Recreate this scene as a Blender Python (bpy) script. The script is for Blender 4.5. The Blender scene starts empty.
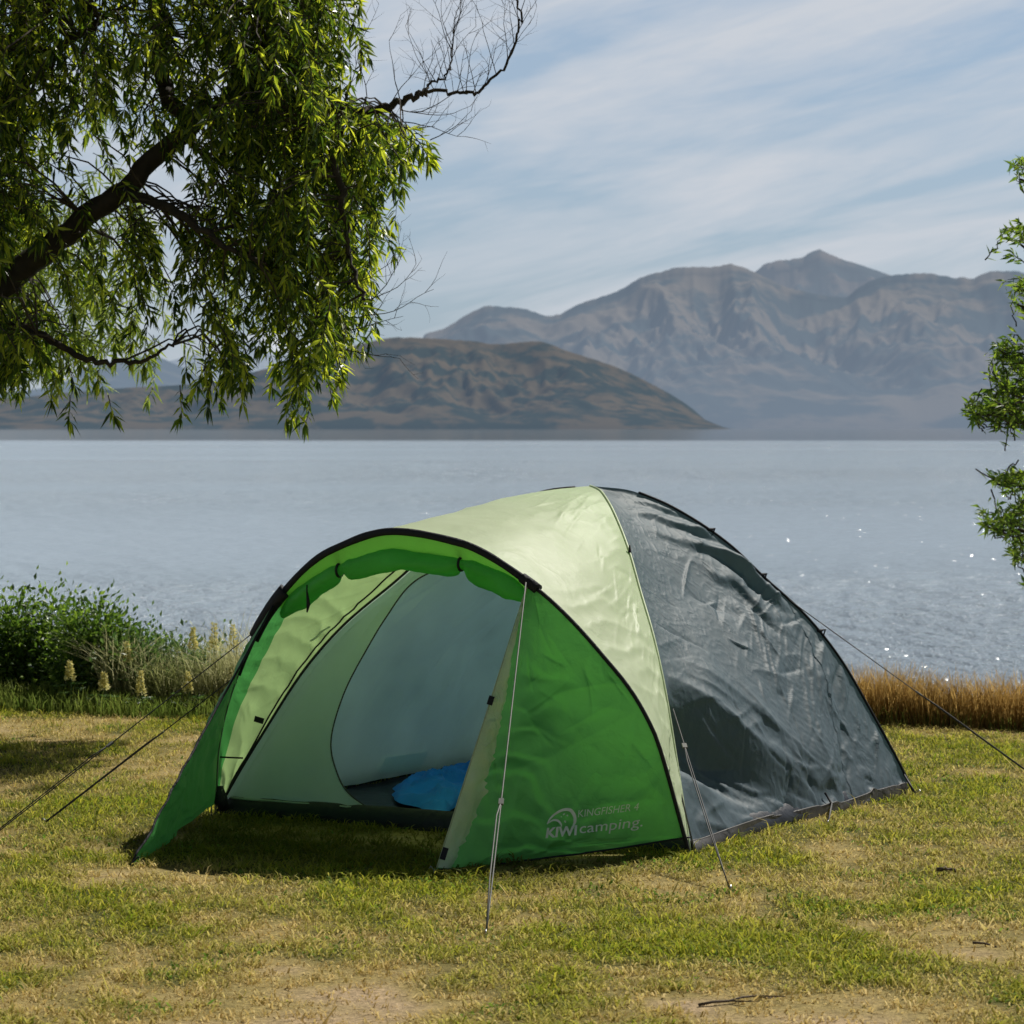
import bpy, math, random
import numpy as np
from mathutils import Vector, noise
from mathutils.bvhtree import BVHTree
random.seed(7); rng = np.random.default_rng(7)
S = bpy.context.scene
COL = S.collection
F = 2930.0; H = 1.7; HY = 427.0           # focal length in px, eye height, horizon row

def at(px, py, Z):                         # point at depth Z seen in that direction from the eye
    return Vector(((px-512)*Z/F, Z, H-(py-HY)*Z/F))
def gnd(px, py, z=0.0):
    Z = F*(H-z)/(py-HY); return Vector(((px-512)*Z/F, Z, z))

# ------------------------------------------------------------------ materials
def mat(name):
    m = bpy.data.materials.new(name); m.use_nodes = True
    nt = m.node_tree
    for n in list(nt.nodes): nt.nodes.remove(n)
    out = nt.nodes.new('ShaderNodeOutputMaterial')
    return m, nt, out
def N(nt, t, **kw):
    n = nt.nodes.new('ShaderNode'+t)
    for k, v in kw.items():
        if k.startswith('_'): setattr(n, k[1:], v)
        else: n.inputs[k.replace('__', ' ')].default_value = v
    return n
def ramp(nt, stops, interp='LINEAR'):
    r = nt.nodes.new('ShaderNodeValToRGB'); r.color_ramp.interpolation = interp
    e = r.color_ramp.elements
    while len(e) < len(stops): e.new(.5)
    for i, (p, c) in enumerate(stops):
        e[i].position = p; e[i].color = (*c, 1) if len(c) == 3 else c
    return r
def objcoord(nt, scale=(1,1,1), rot=(0,0,0)):
    tc = N(nt, 'TexCoord'); mp = N(nt, 'Mapping', Scale=scale, Rotation=rot)
    nt.links.new(tc.outputs['Object'], mp.inputs['Vector']); return mp.outputs[0]

def fabric(name, base, trans, tfac, rough=.42, bump=.5, var=.12, spec=.5, fine=1.0, sheen=0.0):
    m, nt, out = mat(name); L = nt.links.new
    co = objcoord(nt)
    nz = N(nt, 'TexNoise', Scale=5, Detail=6, Roughness=.6); L(co, nz.inputs['Vector'])
    lo = tuple(c*(1-var) for c in base); hi = tuple(min(1, c*(1+var)) for c in base)
    r = ramp(nt, [(.3, lo), (.7, hi)]); L(nz.outputs['Fac'], r.inputs[0])
    # crumple: warped voronoi ridges at two scales
    wn = N(nt, 'TexNoise', Scale=7, Detail=4); L(co, wn.inputs['Vector'])
    ad = N(nt, 'VectorMath', _operation='MULTIPLY_ADD'); L(wn.outputs['Color'], ad.inputs[0])
    ad.inputs[1].default_value = (.28, .28, .28); L(co, ad.inputs[2])
    def crease(sc_):         # thin sharp creases where a noise crosses its middle
        q_ = N(nt, 'TexNoise', Scale=sc_, Detail=1.5, Roughness=.5); L(ad.outputs[0], q_.inputs['Vector'])
        m1 = N(nt, 'Math', _operation='SUBTRACT'); L(q_.outputs['Fac'], m1.inputs[0]); m1.inputs[1].default_value = .5
        m2 = N(nt, 'Math', _operation='ABSOLUTE'); L(m1.outputs[0], m2.inputs[0])
        m3 = N(nt, 'MapRange'); L(m2.outputs[0], m3.inputs[0]); m3.inputs[1].default_value = 0; m3.inputs[2].default_value = .11; m3.inputs[3].default_value = 1; m3.inputs[4].default_value = 0
        return m3
    v1 = crease(4.5*fine); v2 = crease(11*fine)
    n3 = N(nt, 'TexNoise', Scale=60, Detail=3); L(co, n3.inputs['Vector'])
    a = N(nt, 'Math', _operation='MULTIPLY_ADD'); L(v2.outputs[0], a.inputs[0]); a.inputs[1].default_value = .45; L(v1.outputs[0], a.inputs[2])
    a2 = N(nt, 'Math', _operation='MULTIPLY_ADD'); L(n3.outputs['Fac'], a2.inputs[0]); a2.inputs[1].default_value = .12; L(a.outputs[0], a2.inputs[2])
    # crumpling comes and goes over the cloth
    pn = N(nt, 'TexNoise', Scale=2.3, Detail=2); L(co, pn.inputs['Vector'])
    pr = ramp(nt, [(.35, (.15,)*3), (.65, (1,)*3)]); L(pn.outputs['Fac'], pr.inputs[0])
    st = N(nt, 'Math', _operation='MULTIPLY'); L(pr.outputs[0], st.inputs[0]); st.inputs[1].default_value = bump
    b = N(nt, 'Bump', Distance=.008); L(a2.outputs[0], b.inputs['Height']); L(st.outputs[0], b.inputs['Strength'])
    p = N(nt, 'BsdfPrincipled', Roughness=rough)
    p.inputs['Specular IOR Level'].default_value = spec
    if sheen: p.inputs['Sheen Weight'].default_value = sheen
    L(r.outputs[0], p.inputs['Base Color']); L(b.outputs[0], p.inputs['Normal'])
    if tfac > 0:
        t = N(nt, 'BsdfTranslucent', Color=(*trans, 1)); L(b.outputs[0], t.inputs['Normal'])
        mx = N(nt, 'MixShader', Fac=tfac); L(p.outputs[0], mx.inputs[1]); L(t.outputs[0], mx.inputs[2])
        L(mx.outputs[0], out.inputs[0])
    else: L(p.outputs[0], out.inputs[0])
    return m
def plain(name, c, rough=.5, var=.15, scale=30, metal=0, bump=.15):
    m, nt, out = mat(name); L = nt.links.new
    nz = N(nt, 'TexNoise', Scale=scale, Detail=4); L(objcoord(nt), nz.inputs['Vector'])
    r = ramp(nt, [(.3, tuple(x*(1-var) for x in c)), (.7, tuple(min(1, x*(1+var)) for x in c))]); L(nz.outputs['Fac'], r.inputs[0])
    p = N(nt, 'BsdfPrincipled', Roughness=rough, Metallic=metal); L(r.outputs[0], p.inputs['Base Color'])
    b = N(nt, 'Bump', Strength=bump, Distance=.005); L(nz.outputs['Fac'], b.inputs['Height']); L(b.outputs[0], p.inputs['Normal'])
    L(p.outputs[0], out.inputs[0]); return m
def leafmat(name, lo, mid, hi, tr, tfac=.4, rough=.45):
    m, nt, out = mat(name); L = nt.links.new
    g = N(nt, 'NewGeometry')
    r = ramp(nt, [(0, lo), (.55, mid), (1, hi)]); L(g.outputs['Random Per Island'], r.inputs[0])
    p = N(nt, 'BsdfPrincipled', Roughness=rough); L(r.outputs[0], p.inputs['Base Color'])
    p.inputs['Specular IOR Level'].default_value = .5
    mul = N(nt, 'Mix', _data_type='RGBA', _blend_type='MULTIPLY'); mul.inputs[0].default_value = 1
    L(r.outputs[0], mul.inputs[6]); mul.inputs[7].default_value = (*tr, 1)
    t = N(nt, 'BsdfTranslucent'); L(mul.outputs[2], t.inputs[0])
    mx = N(nt, 'MixShader', Fac=tfac); L(p.outputs[0], mx.inputs[1]); L(t.outputs[0], mx.inputs[2]); L(mx.outputs[0], out.inputs[0])
    return m
def grassmat(name, tfac=.35, gain=1.0):     # colour comes from the blade colours of the mesh
    m, nt, out = mat(name); L = nt.links.new
    a = N(nt, 'Attribute', _attribute_name='col')
    p = N(nt, 'BsdfPrincipled', Roughness=.6); L(a.outputs['Color'], p.inputs['Base Color'])
    p.inputs['Specular IOR Level'].default_value = .25
    t = N(nt, 'BsdfTranslucent'); L(a.outputs['Color'], t.inputs[0])
    mx = N(nt, 'MixShader', Fac=tfac); L(p.outputs[0], mx.inputs[1]); L(t.outputs[0], mx.inputs[2]); L(mx.outputs[0], out.inputs[0])
    return m

M = {}
M['light'] = fabric('light_green_nylon', (.74,.82,.58), (.62,.90,.36), .42, rough=.50, bump=.16, var=.06, spec=.35)
M['green2'] = fabric('dark_green_nylon', (.07,.28,.075), (.12,.52,.12), .45, rough=.45, bump=.35, var=.15, spec=.35)
M['green'] = fabric('green_nylon', (.13,.42,.13), (.33,.92,.34), .55, rough=.42, bump=.35, var=.25, spec=.35)
M['grey'] = fabric('grey_nylon', (.062,.097,.122), (.50,.66,.70), .14, rough=.60, bump=.3, var=.12, spec=.42, fine=1.0)
M['greyrear'] = fabric('brightened_grey_nylon', (.10,.14,.16), (.60,.82,.80), .30, rough=.55, bump=.3)  # lighter, more translucent copy of the grey, made to brighten the inside
M['inner'] = fabric('pale_inner_nylon', (.66,.82,.72), (.72,.90,.78), .5, rough=.6, bump=.22, var=.06, spec=.3, fine=.7)
M['innerblue'] = fabric('blue_grey_inner_nylon', (.70,.86,.86), (.74,.90,.90), .5, rough=.6, bump=.25, var=.06, spec=.3, fine=.7)
M['black'] = fabric('black_webbing', (.010,.012,.018), (.01,.01,.01), 0, rough=.75, bump=.5)
M['tub'] = fabric('dark_groundsheet', (.012,.016,.026), (.01,.01,.01), 0, rough=.5, bump=.4)
M['hem'] = fabric('taupe_groundsheet', (.045,.042,.040), (.01,.01,.01), 0, rough=.5, bump=.7)
M['pale'] = fabric('painted_sunlit_edge', (.80,.90,.70), (.75,.95,.6), .40, rough=.4, bump=.9, var=.15, spec=.5, fine=1.5)
M['greenlit'] = fabric('backlit_green_nylon', (.20,.50,.12), (.38,.92,.22), .5, rough=.5, bump=.3)  # green nylon coloured brighter, as if sun came through it
M['pipe'] = plain('light_piping', (.45,.55,.33), .5)
M['blue'] = fabric('blue_quilt', (.01,.25,.85), (.01,.1,.4), 0, rough=.7, bump=.5, fine=.7)
M['print'] = plain('pale_print', (.80,.90,.84), .6, var=.1, bump=0)
M['cord'] = plain('dark_cord', (.03,.03,.033), .6)
M['cordlight'] = plain('grey_cord', (.13,.135,.125), .6)
M['metal'] = plain('steel', (.4,.4,.42), .35, metal=1)
M['bark'] = plain('willow_bark', (.035,.028,.020), .9, var=.5, scale=14, bump=.9)
M['twig'] = plain('bare_twig', (.05,.038,.03), .8, var=.3)
M['stick'] = plain('dry_stick', (.10,.075,.055), .9, var=.4)
M['willow'] = leafmat('willow_leaf', (.014,.032,.008), (.07,.12,.016), (.38,.43,.06), (2.8,2.7,1.2), .50, .32)
M['sunlitwillow'] = leafmat('sunlit_willow_leaf', (.10,.16,.03), (.20,.26,.05), (.30,.36,.09), (1.8,1.8,1.2), .5)
M['rleaf'] = leafmat('ash_leaf', (.05,.10,.018), (.13,.21,.035), (.26,.34,.06), (2.2,2.2,1.1), .45)
M['bush'] = leafmat('bush_leaf', (.03,.06,.015), (.09,.16,.03), (.24,.33,.06), (2,2.2,1.2), .35)
M['lupleaf'] = leafmat('lupin_leaf', (.05,.10,.03), (.09,.16,.05), (.16,.23,.08), (1.6,1.8,1.2), .35)
M['petal'] = leafmat('yellow_petal', (.62,.56,.20), (.80,.74,.34), (.86,.84,.52), (1,1,.9), .45)
M['grassb'] = grassmat('grass_blades', .58)

# ------------------------------------------------------------------ mesh helpers
def link_mesh(name, V, Fc, m, parent=None, smooth=True, cols=None):
    me = bpy.data.meshes.new(name)
    if isinstance(V, np.ndarray) and isinstance(Fc, np.ndarray):
        nv, nf, k = len(V), len(Fc), Fc.shape[1]
        me.vertices.add(nv); me.vertices.foreach_set('co', V.astype(np.float32).ravel())
        me.loops.add(nf*k); me.loops.foreach_set('vertex_index', Fc.astype(np.int32).ravel())
        me.polygons.add(nf); me.polygons.foreach_set('loop_start', np.arange(0, nf*k, k, dtype=np.int32))
        me.update(calc_edges=True)
    else:
        me.from_pydata([tuple(v) for v in V], [], [tuple(f) for f in Fc]); me.update()
    if cols is not None:
        a = me.color_attributes.new('col', 'FLOAT_COLOR', 'POINT')
        c = np.ones((len(V), 4), np.float32); c[:, :3] = cols; a.data.foreach_set('color', c.ravel())
    me.polygons.foreach_set('use_smooth', [smooth]*len(me.polygons))
    if m: me.materials.append(m)
    o = bpy.data.objects.new(name, me); COL.objects.link(o)
    if parent: o.parent = parent; o.location = -parent.location
    return o
def thing(name, label, cat, loc=(0,0,0), group=None):
    o = bpy.data.objects.new(name, None); COL.objects.link(o); o.location = loc
    o.empty_display_size = .2
    tag(o, label, cat, group); return o
def tag(o, label=None, cat=None, group=None, kind=None):
    if label: o['label'] = label
    if cat: o['category'] = cat
    if group: o['group'] = group
    if kind: o['kind'] = kind
    return o

class MB:
    def __init__(s): s.v = []; s.f = []
    def tube(s, pts, r, n=8, cap=True, flat=None):
        pts = [Vector(p) for p in pts]
        rs = r if hasattr(r, '__len__') else [r]*len(pts)
        b = len(s.v); up = None
        for i, p in enumerate(pts):
            t = (pts[min(i+1, len(pts)-1)]-pts[max(i-1, 0)])
            if t.length < 1e-9: t = Vector((0,0,1))
            t.normalize()
            if up is None:
                up = t.orthogonal().normalized()
            up = (up - t*up.dot(t))
            up = up.normalized() if up.length > 1e-6 else t.orthogonal().normalized()
            w = t.cross(up)
            for k in range(n):
                a = 2*math.pi*k/n
                s.v.append(p + up*math.cos(a)*rs[i] + w*math.sin(a)*rs[i])
        for i in range(len(pts)-1):
            for k in range(n):
                k2 = (k+1) % n
                s.f.append((b+i*n+k, b+i*n+k2, b+(i+1)*n+k2, b+(i+1)*n+k))
        if cap:
            s.f.append(tuple(b+k for k in range(n))[::-1]); e = b+(len(pts)-1)*n
            s.f.append(tuple(e+k for k in range(n)))
        return s
    def box(s, c, ax, ay, az):
        b = len(s.v); c = Vector(c); ax, ay, az = Vector(ax), Vector(ay), Vector(az)
        for i in (-1,1):
            for j in (-1,1):
                for k in (-1,1): s.v.append(c+ax*i+ay*j+az*k)
        for q in ((0,1,3,2),(4,6,7,5),(0,4,5,1),(2,3,7,6),(0,2,6,4),(1,5,7,3)): s.f.append(tuple(b+i for i in q))
        return s
    def build(s, name, m, parent=None, smooth=True): return link_mesh(name, s.v, s.f, m, parent, smooth)

def grid_faces(nu, nv):
    i = np.arange(nu-1)[:, None]*nv + np.arange(nv-1)[None, :]
    i = i.ravel(); return np.stack([i, i+1, i+nv+1, i+nv], 1)
def surf(P, disp=None, edge=None):
    """P: (nu,nv,3) array, disp: (nu,nv) along the normal"""
    if disp is None: return P
    du = np.gradient(P, axis=0); dv = np.gradient(P, axis=1)
    n = np.cross(du, dv); n /= np.linalg.norm(n, axis=2, keepdims=True)+1e-12
    return P + n*disp[..., None]
def grid_obj(name, P, m, parent): return link_mesh(name, P.reshape(-1, 3), grid_faces(P.shape[0], P.shape[1]), m, parent)
def crumple(P, scale, amp, seed=0, kind='v'):
    out = np.zeros(P.shape[:2]); off = Vector((seed*7.3, seed*3.1, seed*1.7))
    for i in range(P.shape[0]):
        for j in range(P.shape[1]):
            p = Vector(P[i, j])*scale + off
            if kind == 'v':
                w = noise.noise_vector(p*.8)*.5
                out[i, j] = noise.voronoi(p+w)[0][0]
            elif kind == 'r':
                a_ = 1-min(1, abs(noise.noise(p+noise.noise_vector(p*.6)*.7))*2.6); out[i, j] = a_*a_
            else: out[i, j] = noise.fractal(p, 1.0, 2.0, 4)
    return (out - out.mean())*amp
def smooth(x, a, b):
    t = np.clip((x-a)/(b-a), 0, 1); return t*t*(3-2*t)
def pchip(xs, ys):
    xs = np.array(xs, float); ys = np.array(ys, float); h = np.diff(xs); d = np.diff(ys)/h
    m = np.zeros(len(xs)); m[0] = d[0]; m[-1] = d[-1]
    for k in range(1, len(xs)-1):
        if d[k-1]*d[k] > 0:
            w1 = 2*h[k]+h[k-1]; w2 = h[k]+2*h[k-1]; m[k] = (w1+w2)/(w1/d[k-1]+w2/d[k])
    def f(x):
        x = np.clip(np.asarray(x, float), xs[0], xs[-1]); k = np.clip(np.searchsorted(xs, x)-1, 0, len(xs)-2)
        t = (x-xs[k])/h[k]
        return ((1+2*t)*(1-t)**2*ys[k] + t*(1-t)**2*h[k]*m[k] + t*t*(3-2*t)*ys[k+1] + t*t*(t-1)*h[k]*m[k+1])
    return f

# ------------------------------------------------------------------ tent geometry
A = np.array([.707, 11.64, 0]); B = np.array([1.862, 13.61, 0]); Lc = np.array([-1.30, 12.84, 0]); Cc = Lc+B-A
CEN = (Lc+B)/2; APEX = CEN + np.array([.07, -.05, 0])
prof0 = pchip([0,.10,.2,.306,.42,.526,.66,.76,.876,.95,1], [1.435,1.42,1.37,1.285,1.165,1.015,.83,.645,.352,.15,0.0])
def pole(corner, s, k=1.0, kz=1.0):
    s = np.asarray(s, float); e = APEX[None]*(1-s[:, None])+ (CEN+(corner-CEN)*k)[None]*s[:, None]
    e = e.copy(); e[:, 2] = prof0(s)*kz; return e
n_f = (A-B)/np.linalg.norm(A-B); t_f = (A-Lc)/np.linalg.norm(A-Lc); MID = (A+Lc)/2
HALF = np.linalg.norm(A-Lc)/2
az = pchip([-HALF,-1.09,-.912,-.65,-.33,0,.3,.61,.893,1.08,HALF], [0,.30,.646,.97,1.19,1.275,1.235,1.075,.80,.50,0])
def arch(u, back=0):
    u = np.asarray(u, float); z = az(u)
    return MID[None] + t_f[None]*u[:, None] + n_f[None]*(z*.28-back)[:, None] + np.array([0,0,1.])[None]*z[:, None]
# arch parametrised by arc length
_u = np.concatenate([-HALF*np.cos(np.linspace(0, math.pi, 600))]); _p = arch(_u)
_l = np.concatenate([[0], np.cumsum(np.linalg.norm(np.diff(_p, axis=0), axis=1))]); _l /= _l[-1]
def arch_u(t): return np.interp(t, _l, _u)

tent = thing('tent', 'green and dark grey dome tent with open arched porch pitched on the lawn', 'tent', tuple(CEN))
def V3(a): return [Vector(x) for x in a]

def creases(X, Y, n, seed, box, ang, angs, ln, h, wd, dens=None):
    """short straight sharp creases: X, Y = metres on the sheet; box = x0,x1,y0,y1; ang = main direction"""
    r_ = random.Random(seed); out = np.zeros_like(X); k = 0; tries = 0
    while k < n and tries < n*20:
        tries += 1
        cx_, cy_ = r_.uniform(box[0], box[1]), r_.uniform(box[2], box[3])
        if dens and r_.random() > dens(cx_, cy_): continue
        k += 1; a = (ang(cx_, cy_) if callable(ang) else ang)+r_.gauss(0, angs); L_ = r_.uniform(*ln); hh_ = r_.uniform(*h)*r_.choice((1,1,-1)); w_ = r_.uniform(*wd); bend = r_.uniform(-.10, .10)
        dx, dy = math.cos(a), math.sin(a); al = (X-cx_)*dx+(Y-cy_)*dy; pe = -(X-cx_)*dy+(Y-cy_)*dx + bend*al*al/max(L_, .05)
        s1 = w_*r_.uniform(.2, .5); m_ = (np.abs(al) < L_) & (np.abs(pe) < w_*6)
        f = np.where(pe > 0, np.exp(-pe/s1), np.exp(pe/w_)); out[m_] += (hh_*f*np.cos(np.clip(al/L_, -1, 1)*math.pi/2)**1.5)[m_]
    return out
def resize(P, n0, n1):
    def ax(P, n):
        m_ = P.shape[0]
        if m_ == n: return P
        x = np.linspace(0, m_-1, n); i = np.clip(np.floor(x).astype(int), 0, m_-2); t = (x-i)[(...,)+(None,)*(P.ndim-1)]
        a = P[np.clip(i-1, 0, m_-1)]; b = P[i]; c = P[i+1]; d = P[np.clip(i+2, 0, m_-1)]
        a = np.where((i == 0)[(...,)+(None,)*(P.ndim-1)], 2*b-c, a); d = np.where((i == m_-2)[(...,)+(None,)*(P.ndim-1)], 2*c-b, d)
        return .5*((2*b)+(-a+c)*t+(2*a-5*b+4*c-d)*t*t+(-a+3*b-3*c+d)*t**3)
    return np.swapaxes(ax(np.swapaxes(ax(P, n0), 0, 1), n1), 0, 1)
def drape(P, pin, su=1.0, sv=1.0, levels=((60,60,200),(120,120,160),(200,200,120)), grav=.0006, press=None, seed=1, noise_amp=.006, bend=.35, soft=.0, out_shape=None):
    """let a sheet with a little slack settle between its pinned nodes; su, sv = slack along axis 0 / 1 (arrays allowed)"""
    base0 = P; n0, n1 = P.shape[:2]; r_ = np.random.default_rng(seed); X = None
    full = lambda a_: np.broadcast_to(np.asarray(a_, float), (n0, n1))
    for (a_, b_, iters) in levels:
        base = resize(base0, a_, b_)
        hv = 60./a_
        pn = resize(full(pin)[..., None].astype(float), a_, b_)[..., 0] > .5
        pn[0] = pin[0].all() or pn[0]
        SU = resize(full(su)[..., None], a_, b_)[..., 0]; SV = resize(full(sv)[..., None], a_, b_)[..., 0]
        du = np.gradient(base, axis=0); dv = np.gradient(base, axis=1)
        nrm = np.cross(du, dv); nrm /= np.linalg.norm(nrm, axis=2, keepdims=True)+1e-12
        if X is None:
            co = r_.normal(size=(a_, b_)); 
            for _ in range(3): co = (co+np.roll(co,1,0)+np.roll(co,-1,0)+np.roll(co,1,1)+np.roll(co,-1,1))/5
            X = base + nrm*(co*noise_amp*2)[..., None]
        else:
            X = resize(X, a_, b_) + nrm*(r_.normal(size=(a_, b_))*noise_amp*.02)[..., None]
        X[pn] = base[pn]
        wgt = (~pn).astype(float)
        cons = []
        for (i, j, k) in ((1,0,1.),(0,1,1.),(1,1,.6),(1,-1,.6),(2,0,bend),(0,2,bend),(4,0,bend*.5),(0,4,bend*.5),(3,3,bend*.4),(3,-3,bend*.4)):
            s1 = (slice(0, a_-i), slice(max(0, -j), b_-max(0, j))); s2 = (slice(i, a_), slice(max(0, j), b_+min(0, j)))
            d = base[s2]-base[s1]; f_ = np.abs(np.array([i, j], float))/max(1, (i*i+j*j))**.5
            sc_ = np.sqrt((SU[s1]*f_[0])**2+(SV[s1]*f_[1])**2)
            rest = np.linalg.norm(d, axis=2)*sc_
            w1, w2 = wgt[s1], wgt[s2]; ws = w1+w2; ws[ws == 0] = 1
            cons.append((s1, s2, rest, (w1/ws)[..., None], (w2/ws)[..., None], k))
        Xp = X.copy(); scale = (60./a_)
        for it in range(iters):
            V_ = (X-Xp)*.93; Xp = X.copy()
            X = X + V_*wgt[..., None]; X[..., 2] -= grav*scale*wgt
            if press is not None: X += nrm*(resize(full(press)[..., None], a_, b_)*scale)*wgt[..., None]
            if soft: X += (base-X)*(soft*wgt)[..., None]
            for (s1, s2, rest, w1, w2, k) in cons:
                d = X[s2]-X[s1]; l_ = np.linalg.norm(d, axis=2)+1e-9
                c_ = ((l_-rest)/l_*k)[..., None]*d
                # Jacobi step inside one family of links
                X[s1] += c_*w1*.5; X[s2] -= c_*w2*.5
    return X

# fly: dark side panels -------------------------------------------------
RID = .062
def side_panel(c0, c1, m, name, smax=.984, ns=190, nv=190, kind='plain', k=1.0, kz=1.0, seed=0, sag=.045, flip=False, amp=1.0):
    s = np.linspace(.004, smax, ns); v = np.linspace(0, 1, nv)
    p0 = pole(c0, s, k, kz); p1 = pole(c1, s, k, kz)
    P = p0[:, None]*(1-v[None, :, None]) + p1[:, None]*v[None, :, None]
    SS, VV = np.meshgrid(s, v, indexing='ij')
    win = np.sin(np.pi*VV)
    edge = smooth(VV, 0, .05)*smooth(1-VV, 0, .05)
    out = np.array(((c0+c1)/2-CEN)); out /= np.linalg.norm(out)
    D = -sag*win*np.sin(np.pi*np.clip(SS, 0, 1))
    if kind == 'folds':
        # base form: taut between the poles, with a ridge pulled from the left seam to the centre peg
        X = VV*SS*2.28; Y = SS*1.75
        a_ = np.array([0, .735*1.75]); b_ = np.array([.60*2.28, 1.75]); d = b_-a_; Ln = np.hypot(*d); d /= Ln
        pe = (X-a_[0])*(-d[1])+(Y-a_[1])*d[0]; al = ((X-a_[0])*d[0]+(Y-a_[1])*d[1])/Ln
        D = -.050*win*np.sin(np.pi*SS)
        rid = np.where(pe > 0, np.exp(-pe/.10)*1.5-.5*np.exp(-(pe/.30)**2), np.exp(pe/.22))
        D += RID*rid*smooth(al, -.05, .3)*(1-smooth(al, 1.0, 1.15))*edge
        D -= .145*np.exp(-((pe-.155)/.065)**2)*smooth(al, -.25, .2)*(1-smooth(al, .85, 1.0))
        a2 = np.array([0, .89*1.75]); b2 = np.array([.44*2.28, 1.77]); d2 = b2-a2; L2 = np.hypot(*d2); d2 /= L2
        p2 = (X-a2[0])*(-d2[1])+(Y-a2[1])*d2[0]; l2 = ((X-a2[0])*d2[0]+(Y-a2[1])*d2[1])/L2; m2 = smooth(l2, -.05, .3)*(1-smooth(l2, .55, .95))*edge
        D += (.040*np.where(p2 > 0, np.exp(-p2/.04), np.exp(p2/.06)) - .045*np.exp(-((p2-.075)/.04)**2))*m2; line2 = (np.abs(p2) < .008) & (l2 > .05) & (l2 < .9)
        p4 = pe-.145; D += .045*np.where(p4 > 0, np.exp(-p4/.025), np.exp(p4/.035))*smooth(al, .0, .25)*(1-smooth(al, .60, .92))*edge
        # a thin crease beside the main ridge
        p3 = pe+.10; D += .016*np.where(p3 > 0, np.exp(-p3/.025), np.exp(p3/.12))*smooth(al, .1, .3)*(1-smooth(al, .95, 1.05))*edge
        wf = crumple(P, 1.1, .5, 3, 'f'); vs = VV**1.2
        ph = SS*10.5 - vs*3.6*(.35+SS) + wf*2.2
        fr = ph-np.floor(ph); saw = np.where(fr < .68, smooth(fr, 0, .68), 1-smooth(fr, .68, 1.0))
        vary = np.clip(.55+crumple(P, 1.6, 1.5, 33, 'f'), .1, 1.2)
        D += .050*saw*smooth(VV, .20, .92)**1.3*(1-.8*smooth(VV, .93, 1))*smooth(SS, .08, .48)*(1-smooth(SS, .50, .74))*vary*edge
        D *= 1-.85*smooth(SS, .88, .984)
        # hem: scalloped between its pegs
        P[..., 2] += .020*smooth(SS, .93, .98)*np.abs(np.sin(np.pi*VV*1.65))*smooth(1-VV, 0, .1)
        du = np.gradient(P, axis=0); dv = np.gradient(P, axis=1)
        n = np.cross(du, dv); n /= np.linalg.norm(n, axis=2, keepdims=True)+1e-9
        if (n[ns//2, nv//2]@out) < 0: n = -n
        P = P + n*D[..., None]
        base_ = P.copy(); pin = np.zeros((ns, nv), bool); pin[:, 0] = pin[:, -1] = pin[0] = pin[:6] = True
        hs = np.linspace(0, 1, nv)
        for c_, w_ in ((0,.03),(.605,.03),(1,.04),(.30,.008),(.82,.008)): pin[-1, np.abs(hs-c_) < w_] = True
        pin |= line2; line = (np.abs(pe) < .008) & (al > .05) & (al < .97); pin |= line & (al < .9)
        su = 1.0 + .006*smooth(VV, .4, .95)*smooth(SS, .3, .5) + .010*smooth(SS, .5, .8)*smooth(VV, .1, .6)
        sv_ = 1.0 + .008*smooth(SS, .55, .85)
        X_ = drape(P, pin, su, sv_, levels=((16,20,200),(34,36,200),(80,80,160),(200,200,110)), grav=.0007, seed=4, soft=.015, noise_amp=.02, bend=.5)
        W0 = X_-resize(base_, X_.shape[0], X_.shape[1]); gS, gV = np.meshgrid(np.linspace(0, 1, X_.shape[0]), np.linspace(0, 1, X_.shape[1]), indexing='ij')
        Wb = W0.copy()
        for _ in range(40):
            Wb[1:-1, 1:-1] = (Wb[1:-1, 1:-1]*2+Wb[:-2, 1:-1]+Wb[2:, 1:-1]+Wb[1:-1, :-2]+Wb[1:-1, 2:])/6
        kp = (.12+.5*smooth(gS, .55, .8)*smooth(gV, .4, .7))[..., None]
        P = resize(resize(base_, X_.shape[0], X_.shape[1])+Wb*(1-kp)+W0*kp, ns, nv)
        cr_ = creases(X, Y, 170, 5, (.1, 2.2, .5, 1.7), lambda x, y: 2.2, .75, (.04, .18), (.004, .012), (.010, .032), lambda x, y: min(1, max(0, (x/ (y/1.75*2.28+.01)-.3)*1.6))*min(1, max(.08, (y-.75)*1.6)))
        cr_ += creases(X, Y, 60, 6, (.05, 1.5, .95, 1.72), .33, .35, (.06, .30), (.004, .012), (.012, .035), lambda x, y: 1 if (y-1.286)*.945-x*.32 > -.12 else .12)
        cr_ += creases(X, Y, 34, 8, (.1, 2.0, .2, 1.3), lambda x, y: .35, .5, (.05, .22), (.0015, .004), (.010, .03))
        P += n*((cr_ + crumple(P, 20, .0018, 16, 'r'))*edge)[..., None]
        return grid_obj(name, P, m, tent), P
    else:
        D += creases(VV*SS*2.3, SS*1.75, 60, seed+60, (0, 2.3, .2, 1.75), 1.2, .8, (.08, .35), (.004*amp, .011*amp), (.02, .06)); D += crumple(P, 4, .006*amp, seed+4) + crumple(P, 1.6, .03*amp, seed+6, 'f')
    D *= edge
    # orient the normal outwards
    du = np.gradient(P, axis=0); dv = np.gradient(P, axis=1)
    n = np.cross(du, dv); n /= np.linalg.norm(n, axis=2, keepdims=True)+1e-9
    if (n[ns//2, nv//2]@out) < 0: n = -n
    P = P + n*D[..., None]
    return grid_obj(name, P, m, tent), P

side, Pside = side_panel(A, B, M['grey'], 'side_panel', ns=300, nv=300, kind='folds')
tag(side, 'creased dark grey side panel')
side_panel(B, Cc, M['greyrear'], 'rear_panel', ns=60, nv=60, seed=1, kz=.988, sag=.12)
side_panel(Cc, Lc, M['greyrear'], 'side_panel', ns=60, nv=60, seed=2, kz=.988, amp=.6)

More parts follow.
